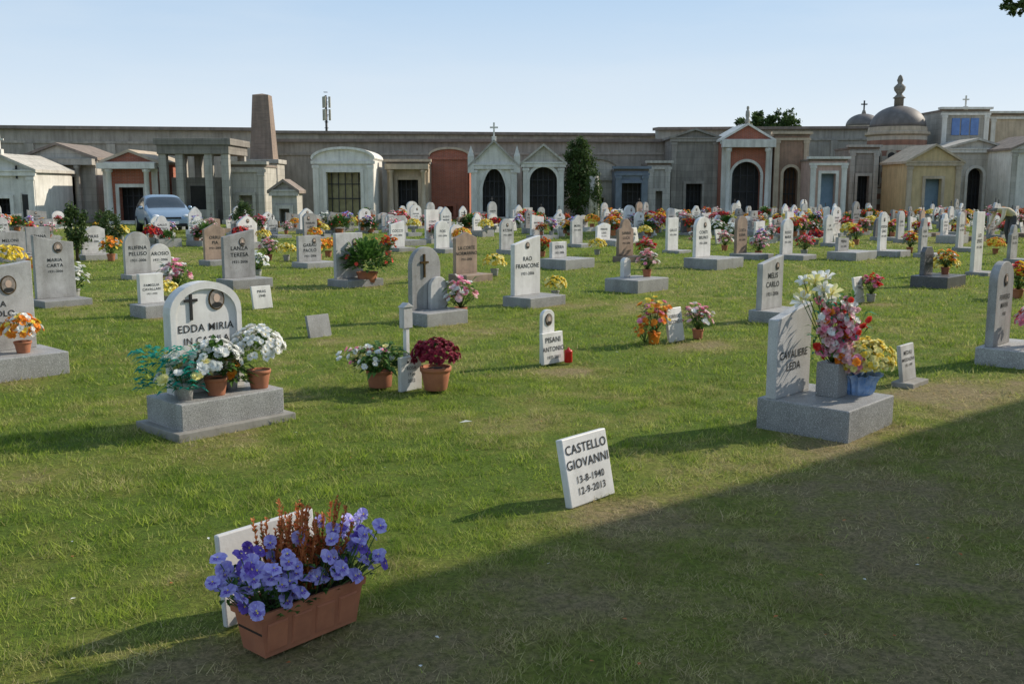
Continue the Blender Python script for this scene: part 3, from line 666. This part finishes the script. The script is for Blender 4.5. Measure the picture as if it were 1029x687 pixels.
chapel(524,568,56,164,147,'gable','arch',.66,.93,PLG,PLW,DARK,PLG,depth=3.5,name='arched_mausoleum_chapel',bars=5)
chapel(572,626,59,178,160,'round','rect',.3,.5,PLG,PLG,DARK,PLD,depth=3.5,name='mausoleum_chapel')
chapel(617,652,57,172,None,'flat','rect',.6,.75,surf('slate_blue_cladding',(.17,.20,.25),(.12,.145,.18),2,.5,.1),None,DARK,DOME,depth=3.0,name='dark_mausoleum_chapel')
chapel(650,674,62,166,None,'flat','rect',.3,.5,PLG,None,PLG,ROOFT,depth=3,bars=0)
chapel(672,722,63,139,131,'pediment','rect',.34,.42,PLD,PLD,DARK,PLD,depth=4,name='tall_stone_mausoleum')
E=chapel(722,776,62,141,126,'pediment','arch',.56,.72,BRK,PLW,DARK,PLW,cols=2,depth=4,name='brick_mausoleum_chapel',bars=4)
m=MB(); z=HZ(126,62); m.lathe([(.16,0),(.16,.25),(.1,.3),(.14,.5),(.12,.75),(.06,.82),(.09,.92),(.07,1.02),(.01,1.06)],(0,.1,z+.1),10,PLG); m.obj('statue_finial',E)
chapel(775,812,62,137,None,'flat','arch',.42,.62,surf('brown_stone',(.36,.225,.155),(.25,.16,.11),2,.85,.3,20,streak=.35),PLT,WOODD,ROOFT,depth=4,name='brown_mausoleum_chapel')
chapel(812,851,60,162,None,'flat','rect',.40,.78,PLP,PLW,LBLUE,ROOFT,depth=3,name='pink_mausoleum_chapel',bars=0)
def domed(px0,px1,Y,drumtop,dometop,mw,name,fin='urn'):
    xa,xb=XA(px0,Y),XA(px1,Y); r=(xb-xa)/2; E=empty(name,((xa+xb)/2,Y+r,0)); z0=HZ(drumtop,Y); z1=HZ(dometop,Y)
    m=MB(); m.lathe([(r*1.06,0),(r*1.06,.4),(r,.42),(r,z0-.5)],(0,0,0),28,mw,False); m.obj('drum',E)
    m=MB(); m.lathe([(r*1.0,z0-.498),(r*1.09,z0-.4),(r*1.09,z0-.25),(r*1.0,z0-.2),(r*.98,z0+.1)],(0,0,0),28,PLT,False); m.obj('cornice',E)
    m=MB(); hd=z1-z0-.1; m.lathe([(r*.95*math.cos(t),z0+.102+hd*math.sin(t)) for t in np.linspace(0,1.45,10)],(0,0,0),28,DOME); m.obj('dome',E)
    m=MB()
    if fin=='urn': m.lathe([(.3,0),(.3,.5),(.42,.55),(.3,.65),(.16,.8),(.34,1.05),(.38,1.25),(.24,1.4),(.13,1.5),(.2,1.7),(.12,1.95),(.03,2.05)],(0,0,z1-.05),14,PLD)
    else: m.lathe([(.2,0),(.14,.2),(.12,.3)],(0,0,z1-.05),10,PLD); cross_on(m,0,0,z1+.2,.8,IRON)
    m.obj('finial',E)
    m=MB()
    for k in range(-3,4):
        a=-math.pi/2+k*.5; 
        m.T=Matrix.Translation((math.cos(a)*r*.99,math.sin(a)*r*.99,0))@Matrix.Rotation(a+math.pi/2,4,'Z'); m.prism(hole('arch',r*.24,z0*.72,z0*.35),-.06,.05,DARK); m.prism(hole('arch',r*.34,z0*.755,z0*.32),-.04,.05,PLT)
    m.obj('windows',E)
domed(880,938,66,128,104,BRKS,'striped_domed_mausoleum'); domed(852,888,78,127,113,PLG,'domed_mausoleum','cross')
E=chapel(908,966,60,163,147,'pediment','rect',.3,.7,PLO,PLT,LBLUE,PLT,depth=4,name='ochre_mausoleum_chapel',bars=0)
Y=67; E=chapel(940,990,Y,112,None,'flat','rect',.5,.35,PLG,PLW,DARK,ROOFT,depth=4,name='tall_grey_mausoleum',cross=.7,bars=0)
m=MB(); zt=HZ(119,Y); zb=HZ(136,Y)
for x in (-.62,0,.62): m.bx(x-.26,x+.26,-.06,-.003,zb,zt,GLASSB)
m.obj('blue_windows',E)
chapel(945,1012,63,150,141,'pediment','arch',.24,.72,PLG,PLW,DARK,PLG,depth=3.4,name='grey_mausoleum_chapel',cols=0)
chapel(988,1060,68,116,None,'flat','rect',.2,.6,PLT,PLW,DARK,ROOFT,depth=5,name='tan_mausoleum',bars=0)
chapel(1012,1075,60,150,137,'gable','rect',.3,.7,PLW,PLG,WOODD,ROOFT,depth=4)
chapel(851,882,64,150,None,'flat','rect',.4,.6,PLD,PLG,DARK,ROOFT,depth=3)
chapel(-130,-45,47,165,150,'gable','rect',.4,.7,BRK,PLW,DARK,PLT,cols=2,depth=4,name='brick_mausoleum_chapel')
chapel(1080,1150,60,150,130,'gable','arch',.4,.8,PLG,PLW,DARK,PLT,depth=4)
E=empty('columbarium_building',(BA.x,BA.y,0),math.atan2(LD.y,LD.x))
m=MB(); m.bx(0,34,-9,0,0,BH-.3,PLT); m.obj('walls',E)
m=MB(); m.bx(-.0,34.2,-9.2,.0,BH-.298,BH,ROOFT); m.obj('roof',E)
m=MB()
for i in range(8): m.prism([(x+2.2+i*4,z) for x,z in hole('arch',1.6,3.4,.1)],.002,.05,DARK); 
for i in range(9): m.bx(i*4+.05,i*4+.45,.003,.12,0,BH-.6,PLW)
m.obj('arcade',E)

# telecom mast
Y=140; E=empty('telecom_mast',(XA(330,Y),Y,0)); m=MB(); zt=HZ(96,Y)
m.tube((0,0,0),(0,0,zt),.22,.14,10,IRON)
for z in (zt-.9,zt-2.6):
    for k in range(3):
        a=k*2.09+.4; m.box(.5*math.cos(a),.5*math.sin(a),z,.28,.2,1.5,PLG); m.tube((0,0,z),(.5*math.cos(a),.5*math.sin(a),z),.04,.04,5,IRON)
for k in range(12): m.box(0,0,6+k*.8,.5,.5,.05,IRON)
m.obj('pole_and_antennas',E)

# =====================================================  VEGETATION
BARK=surf('bark',(.10,.075,.05),(.06,.045,.03),8,.95,.6,30)
def crown(name,lobes,n,size,mat,parent=None):
    V=[];R=[]
    wt=np.array([l[2] for l in lobes],float); wt/=wt.sum()
    for (c,r,_),k in zip(lobes,(wt*n).astype(int)):
        nc=max(4,k//45); cd=rng.normal(size=(nc,3)); cd/=np.linalg.norm(cd,axis=1)[:,None]; cr=rng.uniform(.35,1.0,(nc,1))**.6
        cc=np.array(c)+cd*cr*np.array(r); ix=rng.integers(0,nc,k)
        p=cc[ix]+rng.normal(size=(k,3))*np.array(r)*.13
        V.append(p); R.append(rng.random(nc)[ix]*.6+rng.random(k)*.4)
    p=np.concatenate(V); rr=np.concatenate(R); k=len(p)
    u=rng.normal(size=(k,3)); u/=np.linalg.norm(u,axis=1)[:,None]; w=rng.normal(size=(k,3)); w-= (w*u).sum(1)[:,None]*u; w/=np.linalg.norm(w,axis=1)[:,None]
    s=size*rng.uniform(.6,1.3,(k,1))
    vs=np.stack([p-u*s,p+w*s*.45,p+u*s,p-w*s*.45],1).reshape(-1,3)
    me=bpy.data.meshes.new(name); me.from_pydata(vs.tolist(),[],np.arange(4*k).reshape(k,4).tolist()); me.materials.append(mat)
    a=me.attributes.new('rnd','FLOAT','FACE'); a.data.foreach_set('value',rr.astype(np.float32))
    o=bpy.data.objects.new(name,me); sc.collection.objects.link(o)
    if parent: o.parent=parent
    return o
LEAFT=leafmat('tree_leaf',(.03,.06,.018),(.10,.15,.04),.3)
Y=57; x=XA(581,Y); h=HZ(136,Y); E=empty('cypress_tree',(x,Y-.5,0)); m=MB(); m.tube((0,0,0),(0,0,h*.8),.14,.04,8,BARK); m.obj('trunk',E)
crown('foliage',[((0,0,h*.35),(.85,.7,h*.3),1),((.05,0,h*.62),(.9,.7,h*.28),1.2),((0,0,h*.85),(.55,.5,h*.15),.5)],9000,.09,LEAFT,E)
Y=54; x=XA(597,Y); h=HZ(172,Y); E=empty('ivy_covered_column',(x,Y,0)); m=MB(); m.lathe([(.3,0),(.25,h*.9)],(0,0,0),10,PLG); m.obj('column',E)
crown('foliage',[((0,0,h*.5),(.42,.42,h*.5),1)],3500,.07,LEAFT,E)
E=empty('trees_beyond_wall',(0,0,0))
lob=[]
for px,py,r in [(750,126,1.3),(764,124,1.4),(780,121,1.5),(790,126,1.1)]: lob.append(((XA(px,105),105,HZ(py,105)),(r,r,r*.8),1))
m=MB()
for l in lob: m.tube((l[0][0],105,0),l[0],.25,.1,8,BARK)
m.obj('trunks',E); crown('foliage',lob,5000,.2,LEAFT,E)
Y=50; cx=XA(1080,Y); cz=HZ(-50,Y); E=empty('broadleaf_tree',(0,0,0)); m=MB(); b=Vector((cx+.6,Y,0)); t=Vector((cx+.2,Y,cz-3))
m.tube(b,t,.32,.2,10,BARK); lob=[]
for i in range(16):
    d=rdir(-.5); e=Vector((cx,Y,cz))+Vector((d.x*3.4,d.y*3.4,d.z*3.4)); m.tube(t,e,.11,.03,6,BARK); lob.append((tuple(e),(1.3,1.3,1.1),1))
e=Vector((XA(1023,Y,5),Y,HZ(5,Y))); m.tube(t,e,.1,.02,6,BARK); lob.append((tuple(e),(.6,.7,.55),.8))
m.obj('trunk_and_limbs',E); crown('foliage',lob,14000,.13,LEAFT,E)
for px,py,hh,r in [(78,262,1.3,.28),(245,238,1.2,.4),(110,246,1.0,.45)]:
    p=G(px,py); E=empty('clipped_shrub',p); m=MB(); m.tube((0,0,0),(0,0,hh*.7),.04,.02,6,BARK); m.obj('stem',E); crown('foliage',[((0,0,hh*.6),(r,r,hh*.45),1)],1800,.05,LEAFT,E)

# =====================================================  CAR
PAINT=surf('silver_blue_paint',(.28,.37,.47),(.26,.35,.45),3,.25,0,spec=.6,metal=.3)
CGL=surf('car_glass',(.03,.04,.05),(.04,.05,.06),3,.08,0,spec=.8)
TYRE=surf('tyre',(.02,.02,.02),(.03,.03,.03),9,.8,.2); ALU=surf('alloy_wheel',(.5,.5,.5),(.4,.4,.4),9,.3,0,metal=.8)
LAMP=surf('headlamp',(.8,.8,.8),(.7,.7,.7),9,.1,0,spec=.8)
E=empty('parked_car',CARP,math.radians(-62))
st=[(-2.0,.72,.62,.66),(-1.9,.82,.80,.86),(-1.6,.85,.92,1.32),(-1.1,.86,.93,1.47),(-.2,.86,.93,1.50),(.25,.86,.93,1.44),(.75,.86,.93,1.12),(.98,.86,.92,.955),(1.5,.84,.86,.89),(1.85,.78,.72,.75),(1.98,.68,.60,.62)]
vs=[]
for x,w,bz,tz in st:
    gh=tz-bz; tw=w*(1-.22*min(1,gh/.5)) if gh>.08 else w*.85
    sec=[(w*.86,.24),(w,.36),(w*1.01,.62 if bz>.7 else .5),(w*.98,bz),(tw,tz-.03 if gh>.08 else tz-.01),(tw*.5,tz)]
    ring=[(x,y,z) for y,z in sec]+[(x,-y,z) for y,z in sec[::-1]]; vs+=ring
n=12; body=MB(); bf=[];gf=[]
for j in range(len(st)-1):
    for i in range(n):
        f=(j*n+i,j*n+(i+1)%n,(j+1)*n+(i+1)%n,(j+1)*n+i)
        ghs=(st[j][3]-st[j][2],st[j+1][3]-st[j+1][2]); tz=(st[j][3],st[j+1][3])
        side=i in(3,7) and max(ghs)>.3
        ws=i in(4,5,6) and abs(tz[0]-tz[1])>.15 and max(ghs)>.12
        (gf if side or ws else bf).append(f)
bf.append(tuple(range(n))[::-1]); bf.append(tuple((len(st)-1)*n+i for i in range(n)))
body.add(vs,bf,PAINT,True); k=len(body.mats); body.mats.append(CGL); body.f+=gf; body.m+=[k]*len(gf); body.s+=[True]*len(gf)
o=body.obj('body',E); md=o.modifiers.new('s','SUBSURF'); md.levels=md.render_levels=2
m=MB()
for x in(-1.25,1.25):
    for s in(-1,1):
        m.tube((x,s*.66,.31),(x,s*.88,.31),.31,.31,24,TYRE); m.tube((x,s*.881,.31),(x,s*.89,.31),.2,.17,20,ALU)
m.obj('wheels',E)
m=MB()
for s in(-1,1): m.ico((1.84,s*.56,.66),(.14,.15,.08),LAMP); m.ico((.62,s*.93,.98),(.08,.09,.07),PAINT)
m.box(1.97,0,.42,.06,.5,.11,LAMP); m.box(1.95,0,.33,.06,1.1,.12,TYRE); m.box(1.965,0,.6,.05,.7,.07,TYRE); m.obj('lamps_and_grille',E)

# =====================================================  PERSON bending over a grave
CL=surf('cream_jacket',(.76,.65,.48),(.66,.55,.40),8,.9,.2); PN=surf('dark_trousers',(.09,.09,.11),(.07,.07,.08),8,.9,.2); SK=surf('skin',(.55,.35,.25),(.5,.3,.21),8,.6,0); HR=surf('grey_hair',(.22,.20,.18),(.15,.13,.12),20,.8,.3); SH=surf('shoe_leather',(.03,.02,.015),(.02,.02,.02),8,.5,0)
pts=[(0,0,.93,.16,.14),(-.16,0,1.06,.165,.14),(-.38,0,1.14,.19,.15),(-.54,0,1.10,.06,.06),(-.61,0,1.06,.075,.085),(-.69,0,1.00,.085,.10)]
ed=[(0,1),(1,2),(2,3),(3,4),(4,5)]
for s in(-1,1):
    o=len(pts); pts+=[(-.40,s*.19,1.10,.07,.07),(-.47,s*.23,.84,.055,.055),(-.60,s*.18,.62,.036,.036),(-.65,s*.17,.54,.04,.022)]; ed+=[(2,o),(o,o+1),(o+1,o+2),(o+2,o+3)]
    for f in range(4): pts.append((-.70-.005*f,s*(.195-.02*f),.465+.006*abs(f-1.5),.009,.009)); ed.append((o+3,len(pts)-1))
    pts.append((-.68,s*.12,.51,.01,.01)); ed.append((o+3,len(pts)-1))
    o=len(pts); pts+=[(.02,s*.10,.86,.11,.11),(-.05,s*.12,.48,.075,.075),(.05,s*.12,.10,.05,.05),(-.13,s*.13,.05,.045,.035)]; ed+=[(0,o),(o,o+1),(o+1,o+2),(o+2,o+3)]
me=bpy.data.meshes.new('fig'); me.from_pydata([p[:3] for p in pts],ed,[]); fo=bpy.data.objects.new('fig',me); sc.collection.objects.link(fo)
sk=fo.modifiers.new('sk','SKIN'); sb=fo.modifiers.new('sb','SUBSURF'); sb.levels=sb.render_levels=2
for i,sv in enumerate(me.skin_vertices[0].data): sv.radius=(pts[i][3],pts[i][4]); sv.use_root=(i==0)
dg=bpy.context.evaluated_depsgraph_get(); fm=bpy.data.meshes.new_from_object(fo.evaluated_get(dg)); bpy.data.objects.remove(fo)
fm.materials.clear(); [fm.materials.append(x) for x in (CL,PN,SK,HR,SH)]
for p in fm.polygons:
    c=p.center; p.use_smooth=True
    k=0
    if c.x<-.55 and c.z>.90: k=3 if (c.z>1.04 or c.x>-.6) else 2
    elif c.z<.10: k=4
    elif c.x<-.56 and c.z<.64: k=2
    elif c.z<.90 and c.x>-.3: k=1
    p.material_index=k
E=empty('bending_person',G(1014,247),math.radians(12))
o=bpy.data.objects.new('body',fm); sc.collection.objects.link(o); o.parent=E
m=MB(); m.ico((-.765,0,.975),(.018,.014,.02),SK); 
for s in(-1,1): m.ico((-.755,s*.035,1.01),(.012,.012,.012),WHT); m.ico((-.69,s*.09,1.01),(.02,.012,.03),SK)
m.ico((-.74,0,.935),(.02,.025,.008),RED); m.obj('face_features',E)

# =====================================================  GROUND + GRASS
tab=rng.random((256,256))
def vn(x,y,s,o=0):
    x=x*s+o*17.3+1000; y=y*s+o*9.1+1000; xi=np.floor(x).astype(int); yi=np.floor(y).astype(int); fx=x-xi; fy=y-yi
    fx=fx*fx*(3-2*fx); fy=fy*fy*(3-2*fy); g=lambda a,b: tab[a%256,b%256]
    return (g(xi,yi)*(1-fx)+g(xi+1,yi)*fx)*(1-fy)+(g(xi,yi+1)*(1-fx)+g(xi+1,yi+1)*fx)*fy
BARE=[(G(600,512),.25),(G(360,650),.28),(G(915,395),.45),(G(30,478),.45),(G(300,400),.35),(G(560,372),.3),(G(690,350),.4),(G(1010,385),.5),(G(820,450),.5),(G(640,305),.7),(G(200,448),.35),(G(480,330),.5),(G(230,665),.3),(G(950,400),.55)]
BARE+=[(Vector((a+.25,b-.25,0)),.38) for a,b in ex if 4<b<20]
def dry_shade_tint(x,y):
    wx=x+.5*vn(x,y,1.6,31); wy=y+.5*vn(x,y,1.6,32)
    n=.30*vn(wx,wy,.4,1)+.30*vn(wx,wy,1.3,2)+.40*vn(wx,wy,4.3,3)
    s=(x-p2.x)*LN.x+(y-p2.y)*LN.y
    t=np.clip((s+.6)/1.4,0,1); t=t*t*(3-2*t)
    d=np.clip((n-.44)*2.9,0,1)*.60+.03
    d=d*(1-.3*t)+t*(.28+.75*vn(x,y,1.9,5))  # dry grass plus a tan shade tint painted in along the cast-shadow line
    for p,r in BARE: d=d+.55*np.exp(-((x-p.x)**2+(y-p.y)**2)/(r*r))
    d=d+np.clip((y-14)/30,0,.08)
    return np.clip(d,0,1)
def axis(a,b,fine0,fine1,step):
    c=list(np.arange(fine0,fine1+1e-6,step)); q=step; v=fine1
    while v<b: q*=1.25; v+=q; c.append(v)
    q=step; v=fine0
    while v>a: q*=1.25; v-=q; c.insert(0,v)
    return np.array(c)
gx=axis(-900,900,-9,9,.10); gy=axis(-300,1500,2,18,.10)
X,Yg=np.meshgrid(gx,gy); Z=(vn(X,Yg,.5,7)-.5)*.05*np.clip(1-(Yg-20)/30,0,1)*(Yg>0)-.012
nx,ny=len(gx),len(gy); idx=np.arange(nx*ny).reshape(ny,nx)
fc=np.stack([idx[:-1,:-1],idx[:-1,1:],idx[1:,1:],idx[1:,:-1]],-1).reshape(-1,4)
me=bpy.data.meshes.new('ground'); me.from_pydata(np.stack([X,Yg,Z],-1).reshape(-1,3).tolist(),[],fc.tolist())
a=me.attributes.new('dry_shade','FLOAT','POINT'); a.data.foreach_set('value',dry_shade_tint(X,Yg).reshape(-1).astype(np.float32))
me.polygons.foreach_set('use_smooth',[True]*len(me.polygons))
m,nt,b=nm('lawn_ground'); at_=nt.nodes.new('ShaderNodeAttribute'); at_.attribute_name='dry_shade'
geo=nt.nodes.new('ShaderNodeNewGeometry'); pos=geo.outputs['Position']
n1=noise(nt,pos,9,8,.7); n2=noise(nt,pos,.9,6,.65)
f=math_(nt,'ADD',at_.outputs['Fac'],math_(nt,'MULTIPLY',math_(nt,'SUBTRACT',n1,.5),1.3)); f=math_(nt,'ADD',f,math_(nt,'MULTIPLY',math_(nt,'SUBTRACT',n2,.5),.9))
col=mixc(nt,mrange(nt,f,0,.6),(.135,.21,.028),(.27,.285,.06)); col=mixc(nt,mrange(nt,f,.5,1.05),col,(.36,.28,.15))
col=mixc(nt,mrange(nt,noise(nt,pos,38,6,.8),.38,.60,.65,0),col,(.055,.06,.02))
nt.links.new(col,b.inputs['Base Color']); b.inputs['Roughness'].default_value=.95; b.inputs['Specular IOR Level'].default_value=.1
bp=nt.nodes.new('ShaderNodeBump'); bp.inputs['Strength'].default_value=.9; bp.inputs['Distance'].default_value=.04; nt.links.new(noise(nt,pos,24,8,.8),bp.inputs['Height']); nt.links.new(bp.outputs[0],b.inputs['Normal'])
me.materials.append(m); o=bpy.data.objects.new('ground',me); sc.collection.objects.link(o)
gm,nt,b=nm('grass_blade'); ad=nt.nodes.new('ShaderNodeAttribute'); ad.attribute_name='dry_shade'; ar=nt.nodes.new('ShaderNodeAttribute'); ar.attribute_name='rnd'
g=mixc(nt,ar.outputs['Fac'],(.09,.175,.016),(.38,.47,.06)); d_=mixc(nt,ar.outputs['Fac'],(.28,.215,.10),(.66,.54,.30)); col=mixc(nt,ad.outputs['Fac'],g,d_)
nt.links.new(col,b.inputs['Base Color']); b.inputs['Roughness'].default_value=.7; b.inputs['Specular IOR Level'].default_value=.2
tr=nt.nodes.new('ShaderNodeBsdfTranslucent'); nt.links.new(col,tr.inputs[0]); ms=nt.nodes.new('ShaderNodeMixShader'); ms.inputs[0].default_value=.4
nt.links.new(b.outputs[0],ms.inputs[1]); nt.links.new(tr.outputs[0],ms.inputs[2]); nt.links.new(ms.outputs[0],nt.nodes['Material Output'].inputs[0])
PS=[];WS=[];HS=[]
for r0,r1,den,w,hh in [(2.4,5,8000,.0042,.030),(5,9,3700,.0065,.034),(9,16,1200,.011,.038),(16,30,320,.02,.044),(30,56,75,.038,.05)]:
    half=math.radians(36); n=int(den*half*(r1*r1-r0*r0)); r=np.sqrt(rng.uniform(r0*r0,r1*r1,n)); a=rng.uniform(-half,half,n)
    x=r*np.sin(a); y=r*np.cos(a); cl=vn(x,y,9,11)*.6+vn(x,y,20,14)*.4
    keep=rng.random(n)<np.clip((cl-.25)*2.6,.10,1)*(1-.5*(dry_shade_tint(x,y)>.8)); x=x[keep];y=y[keep]
    PS.append(np.stack([x,y],1)); WS.append(np.full(len(x),w)); HS.append(hh*(.35+1.3*vn(x,y,5,12))*rng.uniform(.5,1.3,len(x)))
P=np.concatenate(PS); w=np.concatenate(WS)*rng.uniform(.6,1.4,len(P)); hh=np.concatenate(HS); n=len(P); print('blades',n)
a=rng.uniform(0,2*np.pi,n); la=rng.uniform(0,2*np.pi,n); dr=dry_shade_tint(P[:,0],P[:,1]); ln=hh*rng.uniform(.2,1.6,n); hh=hh*(1.15-.5*dr)
z0=np.full(n,-.012)+(vn(P[:,0],P[:,1],.5,7)-.5)*.05*np.clip(1-(P[:,1]-20)/30,0,1)-.003
v=np.zeros((n,3,3)); dx=np.cos(a)*w/2; dy=np.sin(a)*w/2
v[:,0,0]=P[:,0]-dx;v[:,0,1]=P[:,1]-dy;v[:,0,2]=z0; v[:,1,0]=P[:,0]+dx;v[:,1,1]=P[:,1]+dy;v[:,1,2]=z0
v[:,2,0]=P[:,0]+np.cos(la)*ln;v[:,2,1]=P[:,1]+np.sin(la)*ln;v[:,2,2]=z0+hh
me=bpy.data.meshes.new('grass'); me.vertices.add(3*n); me.vertices.foreach_set('co',v.reshape(-1).astype(np.float32))
me.loops.add(3*n); me.loops.foreach_set('vertex_index',np.arange(3*n,dtype=np.int32)); me.polygons.add(n); me.polygons.foreach_set('loop_start',np.arange(0,3*n,3,dtype=np.int32)); me.polygons.foreach_set('loop_total',np.full(n,3,dtype=np.int32)); me.update(calc_edges=True); me.validate()
q=me.attributes.new('dry_shade','FLOAT','FACE'); q.data.foreach_set('value',np.clip(dr*1.0+(vn(P[:,0],P[:,1],11,21)-.5)*.45+rng.normal(0,.22,n),0,1).astype(np.float32))
q=me.attributes.new('rnd','FLOAT','FACE'); q.data.foreach_set('value',np.clip(.55*rng.random(n)+.75*vn(P[:,0],P[:,1],8,22)-.12,0,1).astype(np.float32))
me.materials.append(gm); o=bpy.data.objects.new('grass',me); sc.collection.objects.link(o)
m=MB()
for i in range(50):
    p=G(U(60,1000),U(300,680)); leaf(m,p+Vector((0,0,.03)),Vector((U(-1,1),U(-1,1),.1)),U(.015,.03),.015,random.choice([WHT,HEATH,HEATH,HEATH]),0)
p=G(461,430); leaf(m,p+Vector((0,0,.04)),Vector((1,.1,.1)),.10,.05,WHT,0)
m.obj('fallen_leaves',recalc=False)

# =====================================================  LIGHT / SKY / CAMERA
w=bpy.data.worlds.new('World'); sc.world=w; w.use_nodes=True; nt=w.node_tree; bg=nt.nodes['Background']
sky=nt.nodes.new('ShaderNodeTexSky'); sky.sky_type='NISHITA'; sky.sun_disc=False; sky.sun_elevation=math.radians(SUN_EL); sky.sun_rotation=math.atan2(SA.x,SA.y)
sky.air_density=1.0; sky.dust_density=.8; sky.ozone_density=1.0
# bright humid haze towards the horizon, with faint high cirrus
gz=nt.nodes.new('ShaderNodeTexCoord'); sx=nt.nodes.new('ShaderNodeSeparateXYZ'); nt.links.new(gz.outputs['Generated'],sx.inputs[0])
haze=mixc(nt,mrange(nt,sx.outputs[2],.04,.20),(5.7,6.3,6.8),(3.2,4.55,6.2))
mp=nt.nodes.new('ShaderNodeMapping'); mp.inputs['Scale'].default_value=(1.2,1.2,7); nt.links.new(gz.outputs['Generated'],mp.inputs[0])
ci=mrange(nt,noise(nt,mp.outputs[0],2.2,6,.55),.45,.78,0,.32); haze=mixc(nt,ci,haze,(5.8,6.2,6.6))
col=mixc(nt,mrange(nt,sx.outputs[2],.1,.8,.96,.45),sky.outputs[0],haze)
nt.links.new(col,bg.inputs[0]); bg.inputs[1].default_value=.14
sl=bpy.data.lights.new('sun','SUN'); sl.energy=5.0; sl.angle=math.radians(.5); sl.color=(1,.91,.77)
so=bpy.data.objects.new('sun',sl); sc.collection.objects.link(so); ce=math.cos(math.radians(SUN_EL)); sn=SA.normalized()
so.rotation_euler=(-Vector((sn.x*ce,sn.y*ce,math.sin(math.radians(SUN_EL))))).to_track_quat('-Z','Y').to_euler(); so.location=(20,10,20)
cd=bpy.data.cameras.new('camera'); cd.lens=35; cd.sensor_width=36; cd.clip_end=3000; cd.clip_start=.05
co=bpy.data.objects.new('camera',cd); sc.collection.objects.link(co); co.location=(0,0,H); co.rotation_euler=(math.pi/2-TH,0,0); sc.camera=co
sc.view_settings.view_transform='Standard'; sc.view_settings.look='None'; sc.view_settings.exposure=0
